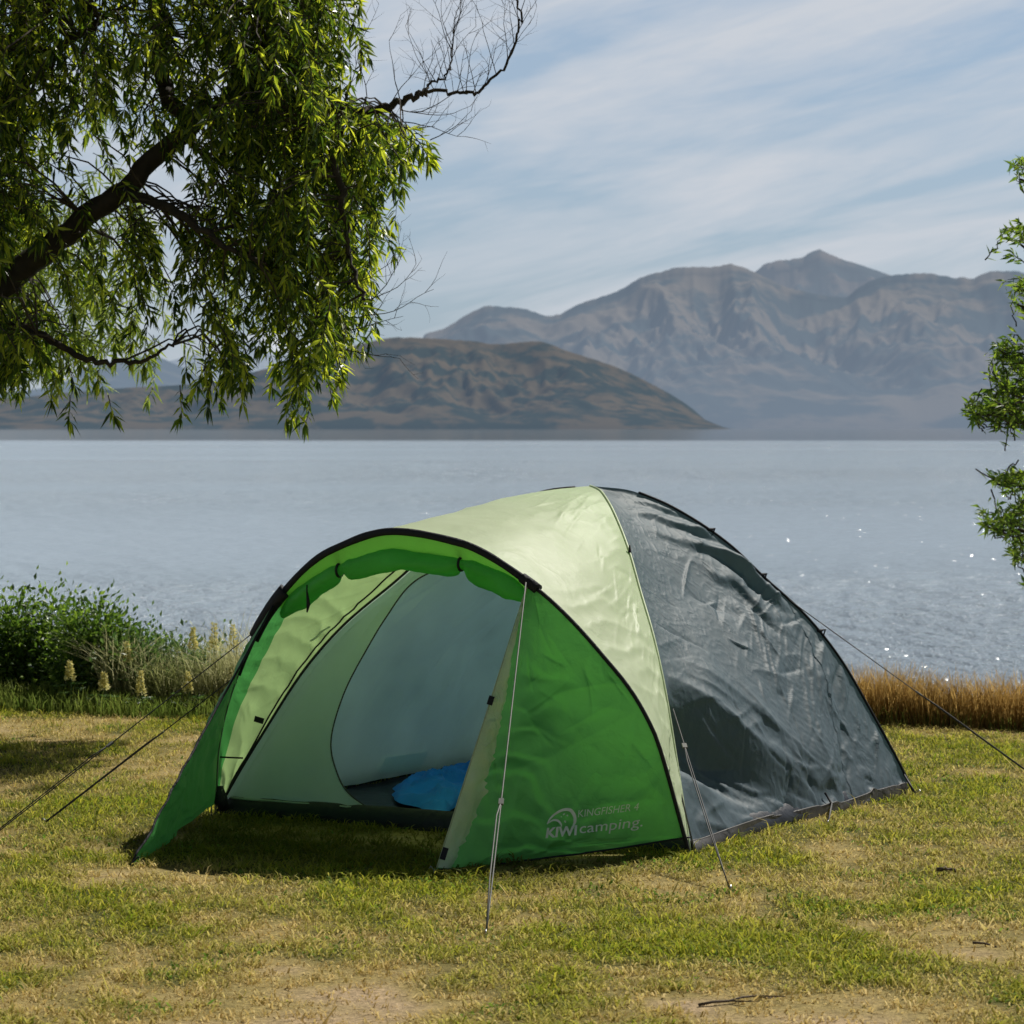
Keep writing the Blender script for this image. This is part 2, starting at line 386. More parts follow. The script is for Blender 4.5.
# fly: light front panel lofted from the main poles to the porch arch ---------------
def pole_chain(t, kk=1.0):
    t = np.asarray(t, float); out = np.zeros((len(t), 3)); a = t < .5
    out[a] = pole(Lc, 1-2*t[a]); out[~a] = pole(A, 2*t[~a]-1); return out
def tau_map(t):   # even spacing in length along a pole
    return t
NT, NW = 420, 90
tau = np.linspace(.012, .988, NT); w = np.linspace(0, 1, NW)
pc = pole_chain(tau); ac = arch(arch_u(tau))
Pf = pc[:, None]*(1-w[None, :, None]) + ac[:, None]*w[None, :, None]
TT, WW = np.meshgrid(tau, w, indexing='ij')
du = np.gradient(Pf, axis=0); dv = np.gradient(Pf, axis=1)
nn = np.cross(du, dv); nn /= np.linalg.norm(nn, axis=2, keepdims=True)+1e-9
if nn[NT//2, NW//2, 2] < 0: nn = -nn
ee = smooth(WW, 0, .12)*smooth(1-WW, 0, .12)
D = .010*np.sin(np.pi*WW)*np.sin(np.pi*TT)
wp = crumple(Pf, 1.7, .6, 9, 'f')
D += (1-np.abs(np.sin(np.pi*(TT*26+WW*1.5+wp*2.5))))*.006*ee*smooth(TT, .5, .62)*np.clip(.6+wp*2, 0, 1.3)
D += (1-np.abs(np.sin(np.pi*(TT*30-WW*2.5+wp*2.0))))*.005*ee*(1-smooth(TT, .4, .5))
arcl = TT*4.2; Wm = WW*np.linalg.norm(ac-pc, axis=1)[:, None]
D += creases(arcl, Wm, 120, 31, (.1, 4.1, .0, .55), 1.45, .35, (.06, .28), (.0015, .005), (.010, .035))*ee
D += creases(arcl, Wm, 60, 32, (3.0, 4.15, .0, .35), 1.2, .6, (.05, .16), (.003, .007), (.010, .025))*ee
D += crumple(Pf, 1.6, .010, 13, 'f')*ee
Pf = Pf + nn*D[..., None]
# left leg has a green strip beside the arch
it = int(np.searchsorted(tau, .30)); iw = int(NW*.82)
def sub(name, i0, i1, j0, j1, m): return grid_obj(name, Pf[i0:i1+1, j0:j1+1], m, tent)
sub('front_panel', it, NT-1, 0, NW-1, M['light'])
sub('front_panel', 0, it, 0, iw, M['light'])
sub('storm_strip', 0, it, iw, NW-1, M['green2'])

MB().tube(V3(Pf[3:it, int(NW*.16)]-nn[3:it, int(NW*.16)]*.006)[::3], .004, 6).build('seam', M['black'], tent)
# porch door wings ---------------------------------------------------------
stR = gnd(437, 873); stL = gnd(131, 868)
def wing(u0, u1, stake, name, curl, seed, nk=170, nr=150, hem=.07):
    k = np.linspace(0, 1, nk); r = np.linspace(0, 1, nr)
    ac = arch(u0+(u1-u0)*np.sin(k*np.pi/2)**.9)
    ac[-1] = (A if u1 > 0 else Lc) 
    top = ac[0]; st = np.array(stake)+np.array([0,0,.015])
    E = top[None]*(1-k[:, None]) + st[None]*k[:, None]
    ac = ac.copy(); ac[:, 2] = np.maximum(ac[:, 2], hem)
    P = ac[:, None]*(1-r[None, :, None]) + E[:, None]*r[None, :, None]
    KK, RR = np.meshgrid(k, r, indexing='ij')
    du = np.gradient(P, axis=0); dv = np.gradient(P, axis=1)
    n = np.cross(du, dv); n /= np.linalg.norm(n, axis=2, keepdims=True)+1e-9
    if n[nk//2, nr//2, 1] > 0: n = -n
    e = smooth(RR, 0, .1)*smooth(KK, 0, .1)*smooth(1-RR, -.02, .06)
    W = np.linalg.norm(E-ac, axis=1)[:, None]*(1-RR)          # distance from the free edge
    D = -.02*np.sin(np.pi*RR)*np.sin(np.pi*KK)
    wq = crumple(P, 1.5, .5, seed+7, 'f'); sw = KK*9+RR*1.2+wq*5; fs = sw-np.floor(sw)
    D = D + .016*np.where(fs < .75, smooth(fs, 0, .75), 1-smooth(fs, .75, 1))*smooth(RR, .05, .5)*smooth(KK, .15, .4)*(1-.6*smooth(RR, .8, 1))*np.clip(.4+wq*4, 0, 1)
    WT = np.linalg.norm(E-ac, axis=1)[:, None]*RR
    D = D - curl*smooth(W, -.03, .17)*smooth(WT, 0, .35)*smooth(KK, .05, .35)
    D = D + (crumple(P, 2.0, .022, seed, 'f') + crumple(P, 4, .004, seed+1, 'r') + creases((1-RR)*1.1*(.2+KK), KK*1.35, 90, seed+3, (.0, 1.1, .1, 1.3), .5, .9, (.06, .35), (.004, .012), (.012, .05)))*e
    D = D + crumple(P, 9, .012, seed+3)*np.clip(1-W/.18, 0, 1)*smooth(KK, .2, .6)*smooth(1-RR, -.05, .03)
    P = P + n*D[..., None]
    return grid_obj(name, P, M['green' if u1 > 0 else 'green2'], tent), P, E
wR, PR, ER = wing(.60, HALF, stR, 'door_wing', .11, 21)
wL, PL, EL = wing(-.66, -HALF, stL, 'door_wing', .0, 31, 110, 60, hem=.05)
tag(wR, 'green door wing with printed lettering')
def edge_tape(P, col, name, m, r=.004, par=None, step=4):
    return MB().tube(V3(P[::step, col]), r, 6).build(name, m, par or tent)
edge_tape(PR, -1, 'zip_tape', M['pipe'], .0035)
# folded back wing edge, its sunlight painted as a pale strip
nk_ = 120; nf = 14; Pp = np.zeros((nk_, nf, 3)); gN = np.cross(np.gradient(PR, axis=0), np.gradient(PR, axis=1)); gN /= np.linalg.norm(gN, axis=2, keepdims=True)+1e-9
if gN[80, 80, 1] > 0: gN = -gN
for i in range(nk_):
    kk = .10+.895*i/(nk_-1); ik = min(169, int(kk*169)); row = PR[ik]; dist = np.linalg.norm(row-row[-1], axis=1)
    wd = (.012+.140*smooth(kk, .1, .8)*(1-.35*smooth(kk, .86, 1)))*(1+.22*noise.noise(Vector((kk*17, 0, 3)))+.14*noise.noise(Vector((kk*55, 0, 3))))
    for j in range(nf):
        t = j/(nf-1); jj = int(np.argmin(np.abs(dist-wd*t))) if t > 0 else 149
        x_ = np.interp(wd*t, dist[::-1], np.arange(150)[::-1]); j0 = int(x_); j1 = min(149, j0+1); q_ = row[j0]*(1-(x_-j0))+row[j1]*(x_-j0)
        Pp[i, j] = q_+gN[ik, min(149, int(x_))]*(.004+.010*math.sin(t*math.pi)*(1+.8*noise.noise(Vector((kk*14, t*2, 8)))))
grid_obj('sunlit_edge_strip', Pp, M['pale'], tent)
edge_tape(PL, -1, 'zip_tape', M['black'], .005)
MB().tube(V3(PR[-1, ::4]), .004, 6).build('hem_tape', M['black'], tent)

# zip ends and webbing tabs at the stakes
def tab(c, t, size, name, m, par):
    c = Vector(c); t = Vector(t).normalized(); s = t.cross(Vector((0,-1,0.2))).normalized(); nrm = t.cross(s)
    return MB().box(c, t*size[0], s*size[1], nrm*size[2]).build(name, m, par, smooth=False)
tab(Vector(PR[-10, -1])+Vector((.01,-.006,.0)), Vector(ER[-1]-ER[0]), (.024,.011,.002), 'webbing_tab', M['black'], tent)
tab(Vector(PR[int(170*.42), -1])+Vector((.0,-.008,0)), Vector(ER[-1]-ER[0]), (.018,.011,.003), 'webbing_tab', M['black'], tent)
MB().tube([PL[-1,-1]+np.array([.03,0,.03]), PL[-1,-1], Vector(stL)+Vector((-.005,0,-.03))], .004, 6).build('webbing_tab', M['black'], tent)

# poles, sleeves, seams --------------------------------------------------------
def polyline_off(P, off): return [Vector(p)+Vector(off) for p in P]
ss = np.linspace(0, 1, 50)
def outward(c): d = Vector(c-CEN); d.z = 0; return d.normalized()
MB().tube([p+outward(A)*.006 for p in V3(pole(A, ss))], .006, 8).build('piping', M['pipe'], tent)
MB().tube([p+outward(B)*.006 for p in V3(pole(B, ss[7:]))], .006, 8).build('pole_sleeve', M['black'], tent)
MB().tube([p+outward(Cc)*.006 for p in V3(pole(Cc, ss[8:]))], .004, 8).build('pole_sleeve', M['black'], tent)
MB().tube([p-outward(Lc)*.006+Vector(n_f)*.012 for p in V3(pole(Lc, ss[2:]))], .006, 8).build('pole', M['black'], tent)
MB().tube(V3(arch(np.linspace(-HALF, -.86, 14))), .0055, 8).build('pole', M['metal'], tent)
# flat porch sleeve: wide webbing riding on the arch
def sleeve(u0, u1, wz, wy, name, n=60):
    us = np.linspace(u0, u1, n); pts = arch(us); V = []; Fc = []
    jit = [1+.12*noise.noise(Vector((u*9, 3, 1))) for u in us]
    for i in range(n):
        t = Vector(pts[min(i+1, n-1)]-pts[max(i-1, 0)]).normalized()
        fw = Vector(n_f)*.96+Vector((0,0,.27)); fw.normalize(); up = fw.cross(t)
        if up.z < 0: up = -up
        for a in range(10):
            an = 2*math.pi*a/10; V.append(Vector(pts[i])+up*(math.sin(an)*wz*jit[i]) + fw*(math.cos(an)*wy*jit[i]))
    for i in range(n-1):
        for a in range(10): Fc.append((i*10+a, i*10+(a+1) % 10, (i+1)*10+(a+1) % 10, (i+1)*10+a))
    Fc.append(tuple(range(10))[::-1]); Fc.append(tuple((n-1)*10+a for a in range(10)))
    return link_mesh(name, V, Fc, M['black'], tent)
sleeve(-.915, .60, .016, .010, 'porch_sleeve')
sleeve(-.80, -.60, .034, .022, 'sleeve_cuff', 14)
sleeve(.575, .64, .022, .022, 'sleeve_cuff', 10)
MB().tube(V3(arch(HALF*np.sin(np.linspace(.56, math.pi/2, 30)), -.003)), .0085, 8).build('porch_seam', M['black'], tent)

# rolled up door under the arch ---------------------------------------------------
un = np.linspace(-.64, .60, 90); ap = arch(un, .03)
roll_px = pchip([300,330,360,420,475,500,524], [592,574,559,566,558,570,586])
V = []; Fc = []; nseg = 16; cen = []
for i, u in enumerate(un):
    t = i/89; base = Vector(ap[i]); drop = .075+.045*math.sin(math.pi*t)
    tie = min(abs(t-.28), abs(t-.76)); r = .040*(1-.55*math.exp(-(tie/.025)**2))*min(1, .35+min(t, 1-t)*9)
    d2 = drop - .018*math.exp(-(tie/.04)**2)
    cen.append((base + Vector((0,0,-d2)), r))
for i, (c, r) in enumerate(cen):
    t = (cen[min(i+1, 89)][0]-cen[max(i-1, 0)][0]).normalized(); fw = Vector(n_f); up = t.cross(fw).normalized()
    for a in range(nseg):
        an = 2*math.pi*a/nseg
        rr = r*1.08*(1+.16*math.sin(an*3+i*.13+2*noise.noise(Vector((i*.09, 5, 5))))+.22*noise.noise(Vector((i*.10, math.cos(an)*1.3, math.sin(an)*1.3)))+.10*noise.noise(Vector((i*.4, math.cos(an)*3, math.sin(an)*3))))
        V.append(c+fw*math.cos(an)*rr*.8+up*math.sin(an)*rr)
for i in range(89):
    for a in range(nseg): Fc.append((i*nseg+a, i*nseg+(a+1) % nseg, (i+1)*nseg+(a+1) % nseg, (i+1)*nseg+a))
Fc.append(tuple(range(nseg))[::-1]); Fc.append(tuple(89*nseg+a for a in range(nseg)))
rd = link_mesh('rolled_door', V, Fc, M['green'], tent); tag(rd, 'rolled up green door under the porch arch')
Pb = np.zeros((90, 8, 3))
for i in range(90):
    a_ = Vector(arch(un)[i])+Vector((0,0,-.006)); b_ = cen[i][0]+Vector((0,.0,cen[i][1]*.5))
    for j in range(8): Pb[i, j] = a_.lerp(b_, j/7)
grid_obj('door_head', Pb, M['greenlit'], tent)
for tt in (.28, .76):
    c, r = cen[int(tt*89)]
    ring = [c+Vector((0,0,.09))]+[c+Vector(n_f)*math.cos(a)*(r+.006)+Vector((0,0,1))*math.sin(a)*(r+.006) for a in np.linspace(math.pi/2, -1.5*math.pi, 16)]
    MB().tube(ring, .006, 6).build('door_tie', M['black'], rd).location = (0,0,0)
# small toggles hanging from the arch
for (px, py, L_) in ((307, 592, .085), (534, 588, .12)):
    p = at(px, py, 11.9 if px > 400 else 12.2)
    MB().tube([p+Vector((0,0,.03)), p, p+Vector((.006,0,-L_*.6)), p+Vector((.0,0,-L_))], [.003,.004,.009,.003], 6).build('door_toggle', M['black'], tent)

# inner tent ---------------------------------------------------------------------
KI, KZ = .982, .972
side_panel(Lc, Cc, M['innerblue'], 'inner_side_wall', k=.955, kz=.955, ns=150, nv=150, seed=5, smax=.985, amp=.9)
side_panel(Cc, B, M['innerblue'], 'inner_rear_wall', k=.955, kz=.955, ns=60, nv=60, seed=7, smax=.985)
side_panel(A, B, M['innerblue'], 'inner_side_wall', k=.90, kz=.94, ns=60, nv=60, seed=8, smax=.985, sag=.30, amp=.5)
def innerF(s, v):
    s = np.asarray(s, float).ravel(); v = np.asarray(v, float).ravel()
    p0 = pole(Lc, s, KI, KZ); p1 = pole(A, s, KI, KZ)
    P = p0*(1-v[:, None])+p1*v[:, None]
    P += -n_f[None]*(.04*np.sin(np.pi*v)*np.sin(np.pi*np.clip(s, 0, 1)))[:, None]
    return P
gs, gv = np.meshgrid(np.linspace(.02, .99, 300), np.linspace(0, 1, 400), indexing='ij')
gp = innerF(gs, gv); gx = 512+F*gp[:, 0]/gp[:, 1]; gy = HY+F*(H-gp[:, 2])/gp[:, 1]
def sv(px, py):
    i = np.argmin((gx-px)**2+(gy-py)**2); return gs.ravel()[i], gv.ravel()[i]
door_px = [(433,571),(407,588),(385,619),(366,650),(341,700),(331,741),(337,773),(350,794),(374,810),(399,818),(452,824),(520,829),(575,828),(612,800),(612,740),(590,670),(560,610),(525,570),(480,556)]
dp = [sv(*q) for q in door_px]
def closed_spline(pts, n):
    pts = np.array(pts); m_ = len(pts); out = []
    for i in range(m_):
        p0, p1, p2, p3 = pts[i-1], pts[i], pts[(i+1) % m_], pts[(i+2) % m_]
        for t in np.linspace(0, 1, n, endpoint=False):
            out.append(.5*((2*p1)+(-p0+p2)*t+(2*p0-5*p1+4*p2-p3)*t*t+(-p0+3*p1-3*p2+p3)*t**3))
    return np.array(out)
dpx = closed_spline([( 2*(v-.5)*s, s) for s, v in dp], 10)   # flat coords (x=2(v-.5)s, s): the face is |x|<=s
c0 = dpx.mean(axis=0); rings = 40; SM = .975
ang = dpx-c0; bd = []
for d in ang:
    d = d/np.linalg.norm(d); best = 9
    # hit x=s, x=-s, s=SM
    for (a, b, c) in ((1,-1,0), (-1,-1,0), (0,1,SM)):
        den = a*d[0]+b*d[1]; 
        if den > 1e-9:
            tt = (c-(a*c0[0]+b*c0[1]))/den
            if tt > 0: best = min(best, tt)
    bd.append(c0+d*best)
bd = np.array(bd); nb = len(bd)
# snap the corners of the face so that no gap opens
for corner in ((0,.0), (SM,SM), (-SM,SM)):
    i = np.argmin(((bd-np.array(corner))**2).sum(1)); bd[i] = corner
q = np.linspace(0, 1, rings)
G = dpx[:, None]*(1-q[None, :, None])+bd[:, None]*q[None, :, None]
s_ = np.clip(G[..., 1], .004, 1); v_ = np.clip(G[..., 0]/s_/2+.5, 0, 1)
PI_ = innerF(s_, v_).reshape(nb, rings, 3)
XI = (PI_@t_f)*1.0; YI = PI_[..., 2]
dd = crumple(PI_, 2.0, .02, 41, 'f') + creases(XI-XI.min(), YI, 60, 43, (0, 2.3, 0, 1.2), 1.0, .8, (.06, .35), (.003, .008), (.015, .05))
PI_ += n_f[None, None]*(dd*np.minimum(1, np.minimum(q, 1-q)*8)[None])[..., None]
fc = grid_faces(nb, rings); last = np.array([[(nb-1)*rings+j, (nb-1)*rings+j+1, j+1, j] for j in range(rings-1)])
iw_ = link_mesh('inner_front_wall', PI_.reshape(-1, 3), np.concatenate([fc, last]), M['inner'], tent)
MB().tube(V3(PI_[:, 0])+[Vector(PI_[0, 0])], .0035, 6, cap=False).build('zip_tape', M['cord'], iw_).location = (0,0,0)
# light storm binding along the foot of the inner wall
foot = innerF(np.full(40, SM), np.linspace(0, 1, 40))
MB().tube([Vector(p)+Vector(n_f)*.004 for p in foot], .005, 6).build('binding', M['inner'], iw_).location = (0,0,0)
sl_ = np.linspace(.06, .975, 60); e0 = pole(Lc, sl_, .999, .997); e1 = innerF(sl_, np.full(60, .004))
Pe_ = np.stack([e0*(1-t)+e1*t for t in (0, .5, 1)], 1); grid_obj('inner_edge', Pe_, M['inner'], tent)
# pocket on the left inner wall
pk = []
for (px, py) in ((368,775),(378,758),(420,752),(412,771)):
    # left wall runs from L to C
    best = None
    for s in np.linspace(.8, 1, 60):
        for v in np.linspace(0, 1, 80):
            p = pole(Lc, [s], KI, KZ)[0]*(1-v)+pole(Cc, [s], KI, KZ)[0]*v
            e = (512+F*p[0]/p[1]-px)**2+(HY+F*(H-p[2])/p[1]-py)**2
            if best is None or e < best[0]: best = (e, p)
    pk.append(Vector(best[1])+Vector((.858*.05, -.513*.05-.03, .01)))
link_mesh('wall_pocket', pk, [(0,1,2,3)], M['innerblue'], tent, smooth=False)

# groundsheet tub -------------------------------------------------------------------
def tub():
    cs = [A, B, Cc, Lc]; V = []; Fc = []; n = 40
    loop = []
    for i in range(4):
        for t in np.linspace(0, 1, n, endpoint=False): loop.append((cs[i]*(1-t)+cs[(i+1) % 4]*t, i, t))
    for (p, i, t) in loop:
        sgm = math.sin(math.pi*t)
        o = CEN+(p-CEN)*.975; wv = .006*noise.noise(Vector(o*9))
        for k, (kk, z) in enumerate(((.985, .0), (.99, .03), (.965, .062+.02*sgm), (.955, .078+.012*sgm))):
            q_ = CEN+(p-CEN)*(kk+wv); V.append((q_[0], q_[1], z+wv*.8*(k > 0)))
    m_ = len(loop)
    for i in range(m_):
        j = (i+1) % m_
        for k in range(3): Fc.append((i*4+k, j*4+k, j*4+k+1, i*4+k+1))
    return V, Fc
V, Fc = tub(); link_mesh('groundsheet_wall', V, Fc, M['tub'], tent)
g = np.linspace(0, 1, 40); G1, G2 = np.meshgrid(g, g, indexing='ij')
PF = (CEN+(A-CEN)*.96)[None, None]*((1-G1)*(1-G2))[..., None]+(CEN+(B-CEN)*.96)[None, None]*(G1*(1-G2))[..., None]+(CEN+(Cc-CEN)*.96)[None, None]*(G1*G2)[..., None]+(CEN+(Lc-CEN)*.96)[None, None]*((1-G1)*G2)[..., None]
PF[..., 2] = .022+crumple(PF, 4, .02, 51, 'f')
grid_obj('groundsheet', PF, M['tub'], tent)
# taupe skirt under the side panel's hem
n = 80; Ps = np.zeros((n, 6, 3))
for i, t in enumerate(np.linspace(.005, .985, n)):
    p = A*(1-t)+B*t; top = Pside[-1, int(t*299)]
    o = Vector(p-CEN).normalized()
    bot = Vector(CEN+(p-CEN)*(.985+.012*noise.noise(Vector((t*9, 1, 1))))); bot.z = .008
    # the A end of the skirt flares outwards on the grass
    fl = max(0, 1-t/.22); nA = Vector((.863, -.506, 0))
    bot = Vector(top)+nA*(.004+.006*noise.noise(Vector((t*9, 1, 1)))); bot.z = .006
    bot += nA*.018*fl
    for j in range(6):
        a = j/5; q_ = Vector(top).lerp(bot, a) + nA*(.010+.004*math.sin(a*math.pi)*noise.noise(Vector((t*14, a, 7)))+.008*fl*math.sin(a*math.pi)); Ps[i, j] = q_
grid_obj('groundsheet_skirt', Ps, M['hem'], tent)
edge = [Vector(p)+Vector((.004,-.003,0)) for p in Pside[-1, ::4]]
MB().tube(edge, .004, 6).build('hem_tape', M['hem'], tent)

# corner webbing at L
lp = Vector(Lc)
MB().tube([lp+Vector((.02,-.03,.13)), lp+Vector((.025,-.04,.07)), lp+Vector((.045,-.03,.03))], [.016,.034,.02], 10).build('corner_patch', M['black'], tent)
for dx in (-.03, -.01, .015):
    MB().tube([lp+Vector((dx+.02,-.05,.12)), lp+Vector((dx,-.055,.05)), lp+Vector((dx*.3-.01,-.06,-.01))], .003, 5).build('corner_strap', M['cordlight'], tent)
# clips joining the fly to the left pole
for (px, py) in ((330, 617), (259, 720)):
    p = at(px, py, 12.9 if px > 300 else 12.75); 
    MB().box(p, (.020,0,-.006), (.003,0,.012), (0,.004,0)).build('pole_clip', M['black'], tent, smooth=False)
MB().tube([at(220, 757, 12.7), at(243, 758, 12.7)], .004, 5).build('corner_strap', M['black'], tent)
for t_, sz in ((.70, .022), (.36, .016), (.52, .016)):       # ties on the right pole
    p = Vector(pole(B, [t_])[0])+outward(B)*.012
    MB().tube([p+Vector((-.02,-.01,.0)), p, p+Vector((sz,0,.006)), p+Vector((sz*.4,-.01,-sz*1.4))], [.006,.009,.005,.003], 6).build('pole_tie', M['black'], tent)
p = Vector(pole(A, [.42])[0])+outward(A)*.01
MB().tube([p+Vector((0,0,.03)), p, p+Vector((.01,-.01,-.05))], [.004,.007,.004], 6).build('pole_tie', M['black'], tent)

# guy lines ---------------------------------------------------------------------------
def peg(p, d, par):
    p = Vector(p); d = Vector(d).normalized()
    m_ = MB(); m_.tube([p-Vector((0,0,.05)), p+Vector((0,0,.015)), p+Vector((0,0,.028))-d*.012, p+Vector((0,0,.014))-d*.018], .003, 6)
    o = m_.build('peg', M['metal'], par); o.location = (0,0,0)
def guy(a, b, slider=None, double=True, m='cord', r=.0026, sag=.0):
    a = Vector(a); b = Vector(b); mb = MB(); d = (b-a)
    pts = [a.lerp(b, t)+Vector((0,0,-sag*math.sin(math.pi*t))) for t in np.linspace(0, 1, 14)]
    mb.tube(pts, r, 6)
    if slider and double:
        s0 = a.lerp(b, slider); sd = d.cross(Vector((0,0,1))).normalized()*.010
        mb.tube([s0, s0.lerp(b, .12)+sd+Vector((0,0,.006)), s0.lerp(b, .6)+sd*.9+Vector((0,0,.005)), b+Vector((0,0,.005))], r, 6)
    o = mb.build('guy_line', M[m], tent)
    if slider:
        s0 = a.lerp(b, slider); dn = d.normalized(); sd = dn.cross(Vector((0,0,1))).normalized()
        q_ = MB().box(s0, dn*.016, sd*.009, dn.cross(sd)*.004).build('slider', M['cordlight'], o, smooth=False); q_.location = (0,0,0)
    peg(b, a-b, o)
    return o
pArR = Vector(arch([.60])[0])+Vector((-.01,-.03,.0)); pArL = Vector(arch([-.80])[0])
guy(pArR, gnd(486, 936), .66, m='cordlight', r=.0028)
guy(Vector(arch([-.79])[0])+Vector((-.02,0,.0)), gnd(-28, 852), .52)
guy(Vector(arch([-.915])[0]), gnd(45, 823), .40)
MB().tube([Vector(arch([-.915])[0]), gnd(222, 800)+Vector((.0,.1,.02))], .0025, 5).build('guy_line', M['cord'], tent)
guy(Vector(pole(B, [.60])[0]), gnd(1075, 806)+Vector((0,.1,0)), .47)
pa = Vector(pole(A, [.80])[0])+Vector((.02,-.02,0))
guy(pa, gnd(730, 891), .22)
MB().tube([pa+Vector((-.06,0,.05)), Vector(A)+Vector((.02,-.05,.0))], .0035, 6).build('guy_line', M['cordlight'], tent)
# centre peg loop of the side panel
hp = Vector(Pside[-1, int(.60*299)])+Vector((.01,-.01,.0)); gp_ = gnd(828, 826)
lo = MB().tube([hp+Vector((-.03,.0,.05)), hp, gp_+Vector((0,0,.01))], .005, 6).build('peg_loop', M['cord'], tent); peg(gp_, hp-gp_, lo)
pb = gnd(917, 796); lo = MB().tube([Vector(pole(B, [.97])[0]), pb], .005, 6).build('peg_loop', M['cord'], tent); peg(pb, Vector((-1,0,0)), lo)
lo = MB().tube([Vector(PR[-1,-1]), Vector(stR)+Vector((-.012,-.01,0))], .004, 6).build('peg_loop', M['cordlight'], tent); peg(Vector(stR)+Vector((-.012,-.01,0)), Vector((1,0,0)), lo)

# printed lettering on the wing -----------------------------------------------------------
bvh = BVHTree.FromPolygons([Vector(v) for v in PR.reshape(-1, 3)], [tuple(int(i) for i in f) for f in grid_faces(PR.shape[0], PR.shape[1])])
EYE = Vector((0,0,H))
def hit(px, py):
    d = (at(px, py, 10)-EYE).normalized(); h = bvh.ray_cast(EYE, d); return h[0], h[1]
O_, nO = hit(545, 838); Xp, _ = hit(637, 828); Yp, _ = hit(548, 808)
ux = (Xp-O_)/Vector((92, 10)).length; uy0 = (Yp-O_)
nrm = ux.cross(uy0).normalized(); 
if nrm.y > 0: nrm = -nrm
uy = uy0/30.0
def place2d(pts):       # pts: x to the right, y up, in units of about one picture pixel
    out = []
    for (x, y) in pts:
        p = O_+ux*x+uy*y; h = bvh.ray_cast(p+nrm*.2, -nrm)
        q_ = h[0] if h[0] else p
        out.append(q_+nrm*.010)
    return out
def text_part(txt, x0, y0, width, height, bold, name, parent):
    cu = bpy.data.curves.new('t', 'FONT'); cu.body = txt; cu.offset = bold; cu.resolution_u = 4
    ob = bpy.data.objects.new('t', cu); COL.objects.link(ob)
    dg = bpy.context.evaluated_depsgraph_get(); me = bpy.data.meshes.new_from_object(ob.evaluated_get(dg))
    bpy.data.objects.remove(ob); co = np.array([v.co[:] for v in me.vertices])
    fs = [tuple(p_.vertices) for p_ in me.polygons]; bpy.data.meshes.remove(me)
    sx = width/(co[:, 0].max()-co[:, 0].min()); sy = height/.70
    pts = [((c[0]-co[:, 0].min())*sx+x0, c[1]*sy+y0) for c in co]
    o = link_mesh(name, place2d(pts), fs, M['print'], parent, smooth=False); o.location = (0,0,0); return o
text_part('KIWI', 0, 0, 32, 9.5, .035, 'lettering', wR)
text_part('camping.', 35, 1, 62, 10.5, .0, 'lettering', wR)
text_part('KINGFISHER 4', 32, 17.5, 58, 7.4, -.004, 'lettering', wR)
def ribbon(pts, ws, name='emblem_stroke'):
    pts = [np.array(p, float) for p in pts]; fine_ = []; wf = []
    for i in range(len(pts)-1):
        p0, p1, p2, p3 = pts[max(i-1, 0)], pts[i], pts[i+1], pts[min(i+2, len(pts)-1)]
        for t in np.linspace(0, 1, 6, endpoint=False):
            fine_.append(.5*((2*p1)+(-p0+p2)*t+(2*p0-5*p1+4*p2-p3)*t*t+(-p0+3*p1-3*p2+p3)*t**3)); wf.append(ws[i]*(1-t)+ws[i+1]*t)
    fine_.append(pts[-1]); wf.append(ws[-1]); V = []
    for i, p_ in enumerate(fine_):
        t = fine_[min(i+1, len(fine_)-1)]-fine_[max(i-1, 0)]; t = t/(np.hypot(*t)+1e-9); nn_ = np.array([-t[1], t[0]])
        V += [tuple(p_+nn_*wf[i]/2), tuple(p_-nn_*wf[i]/2)]
    return V, [(2*i, 2*i+1, 2*i+3, 2*i+2) for i in range(len(fine_)-1)]
EV, EF = [], []
for pts, ws in (([(0,13.5),(3,19),(9,24),(16,26.5),(23,25.5),(28,20),(29.5,13),(28,9.8)], [1.2,1.8,2.4,2.8,3.2,3.2,2.8,1.4]),
                ([(1,14.5),(6,17),(11,16.2),(14.5,12.5),(15.5,9.8)], [.8,1.8,2.2,1.8,.9]),
                ([(16,21.5),(17.5,22.5)], [1.6,1.2]), ([(20,21),(21,19.5)], [1.5,1.0]), ([(18.5,15.5),(20,13.5)], [1.6,1.2]), ([(14,20),(14.9,19.4)], [1.1,.9])):
    V, f_ = ribbon(pts, ws); b = len(EV); EV += V; EF += [tuple(b+i for i in f) for f in f_]
em = link_mesh('emblem', place2d(EV), EF, M['print'], wR, smooth=False); em.location = (0,0,0)

# parts were linked with location -parent; sub-parts sit in their part's space
# ------------------------------------------------------------------ blue quilt inside
out = closed_spline([tuple(gnd(*q_, .03))[:2] for q_ in [(391,797),(402,784),(432,777),(470,771),(540,770),(585,790),(540,808),(492,803),(462,806),(438,817),(412,807)]], 8)
cq = out.mean(0); R_ = 26; Pq = np.zeros((len(out), R_, 3))
for i, p_ in enumerate(out):
    for j in range(R_):
        t = j/(R_-1); xy = cq*(1-t)+p_*t
        hgt = .020*(1-t**6)**.5
        xy = cq+(xy-cq)*(1+.10*t*noise.noise(Vector((p_[0]*7, p_[1]*7, 3)))); q_ = Vector((xy[0]*7, xy[1]*7, 0)); fold = (1-abs(noise.noise(q_*.9+Vector((4,4,1))))*2)**2*.060+(1-abs(noise.noise(q_*2.2))*2)*.014
        Pq[i, j] = (xy[0], xy[1], .036+hgt+fold*(1-t**4))
fc = grid_faces(len(out), R_); last = np.array([[(len(out)-1)*R_+j, (len(out)-1)*R_+j+1, j+1, j] for j in range(R_-1)])
bq = link_mesh('sleeping_mat', Pq.reshape(-1, 3), np.concatenate([fc, last]), M['blue'])
tag(bq, 'crumpled bright blue sleeping mat lying on the tent floor', 'sleeping mat')

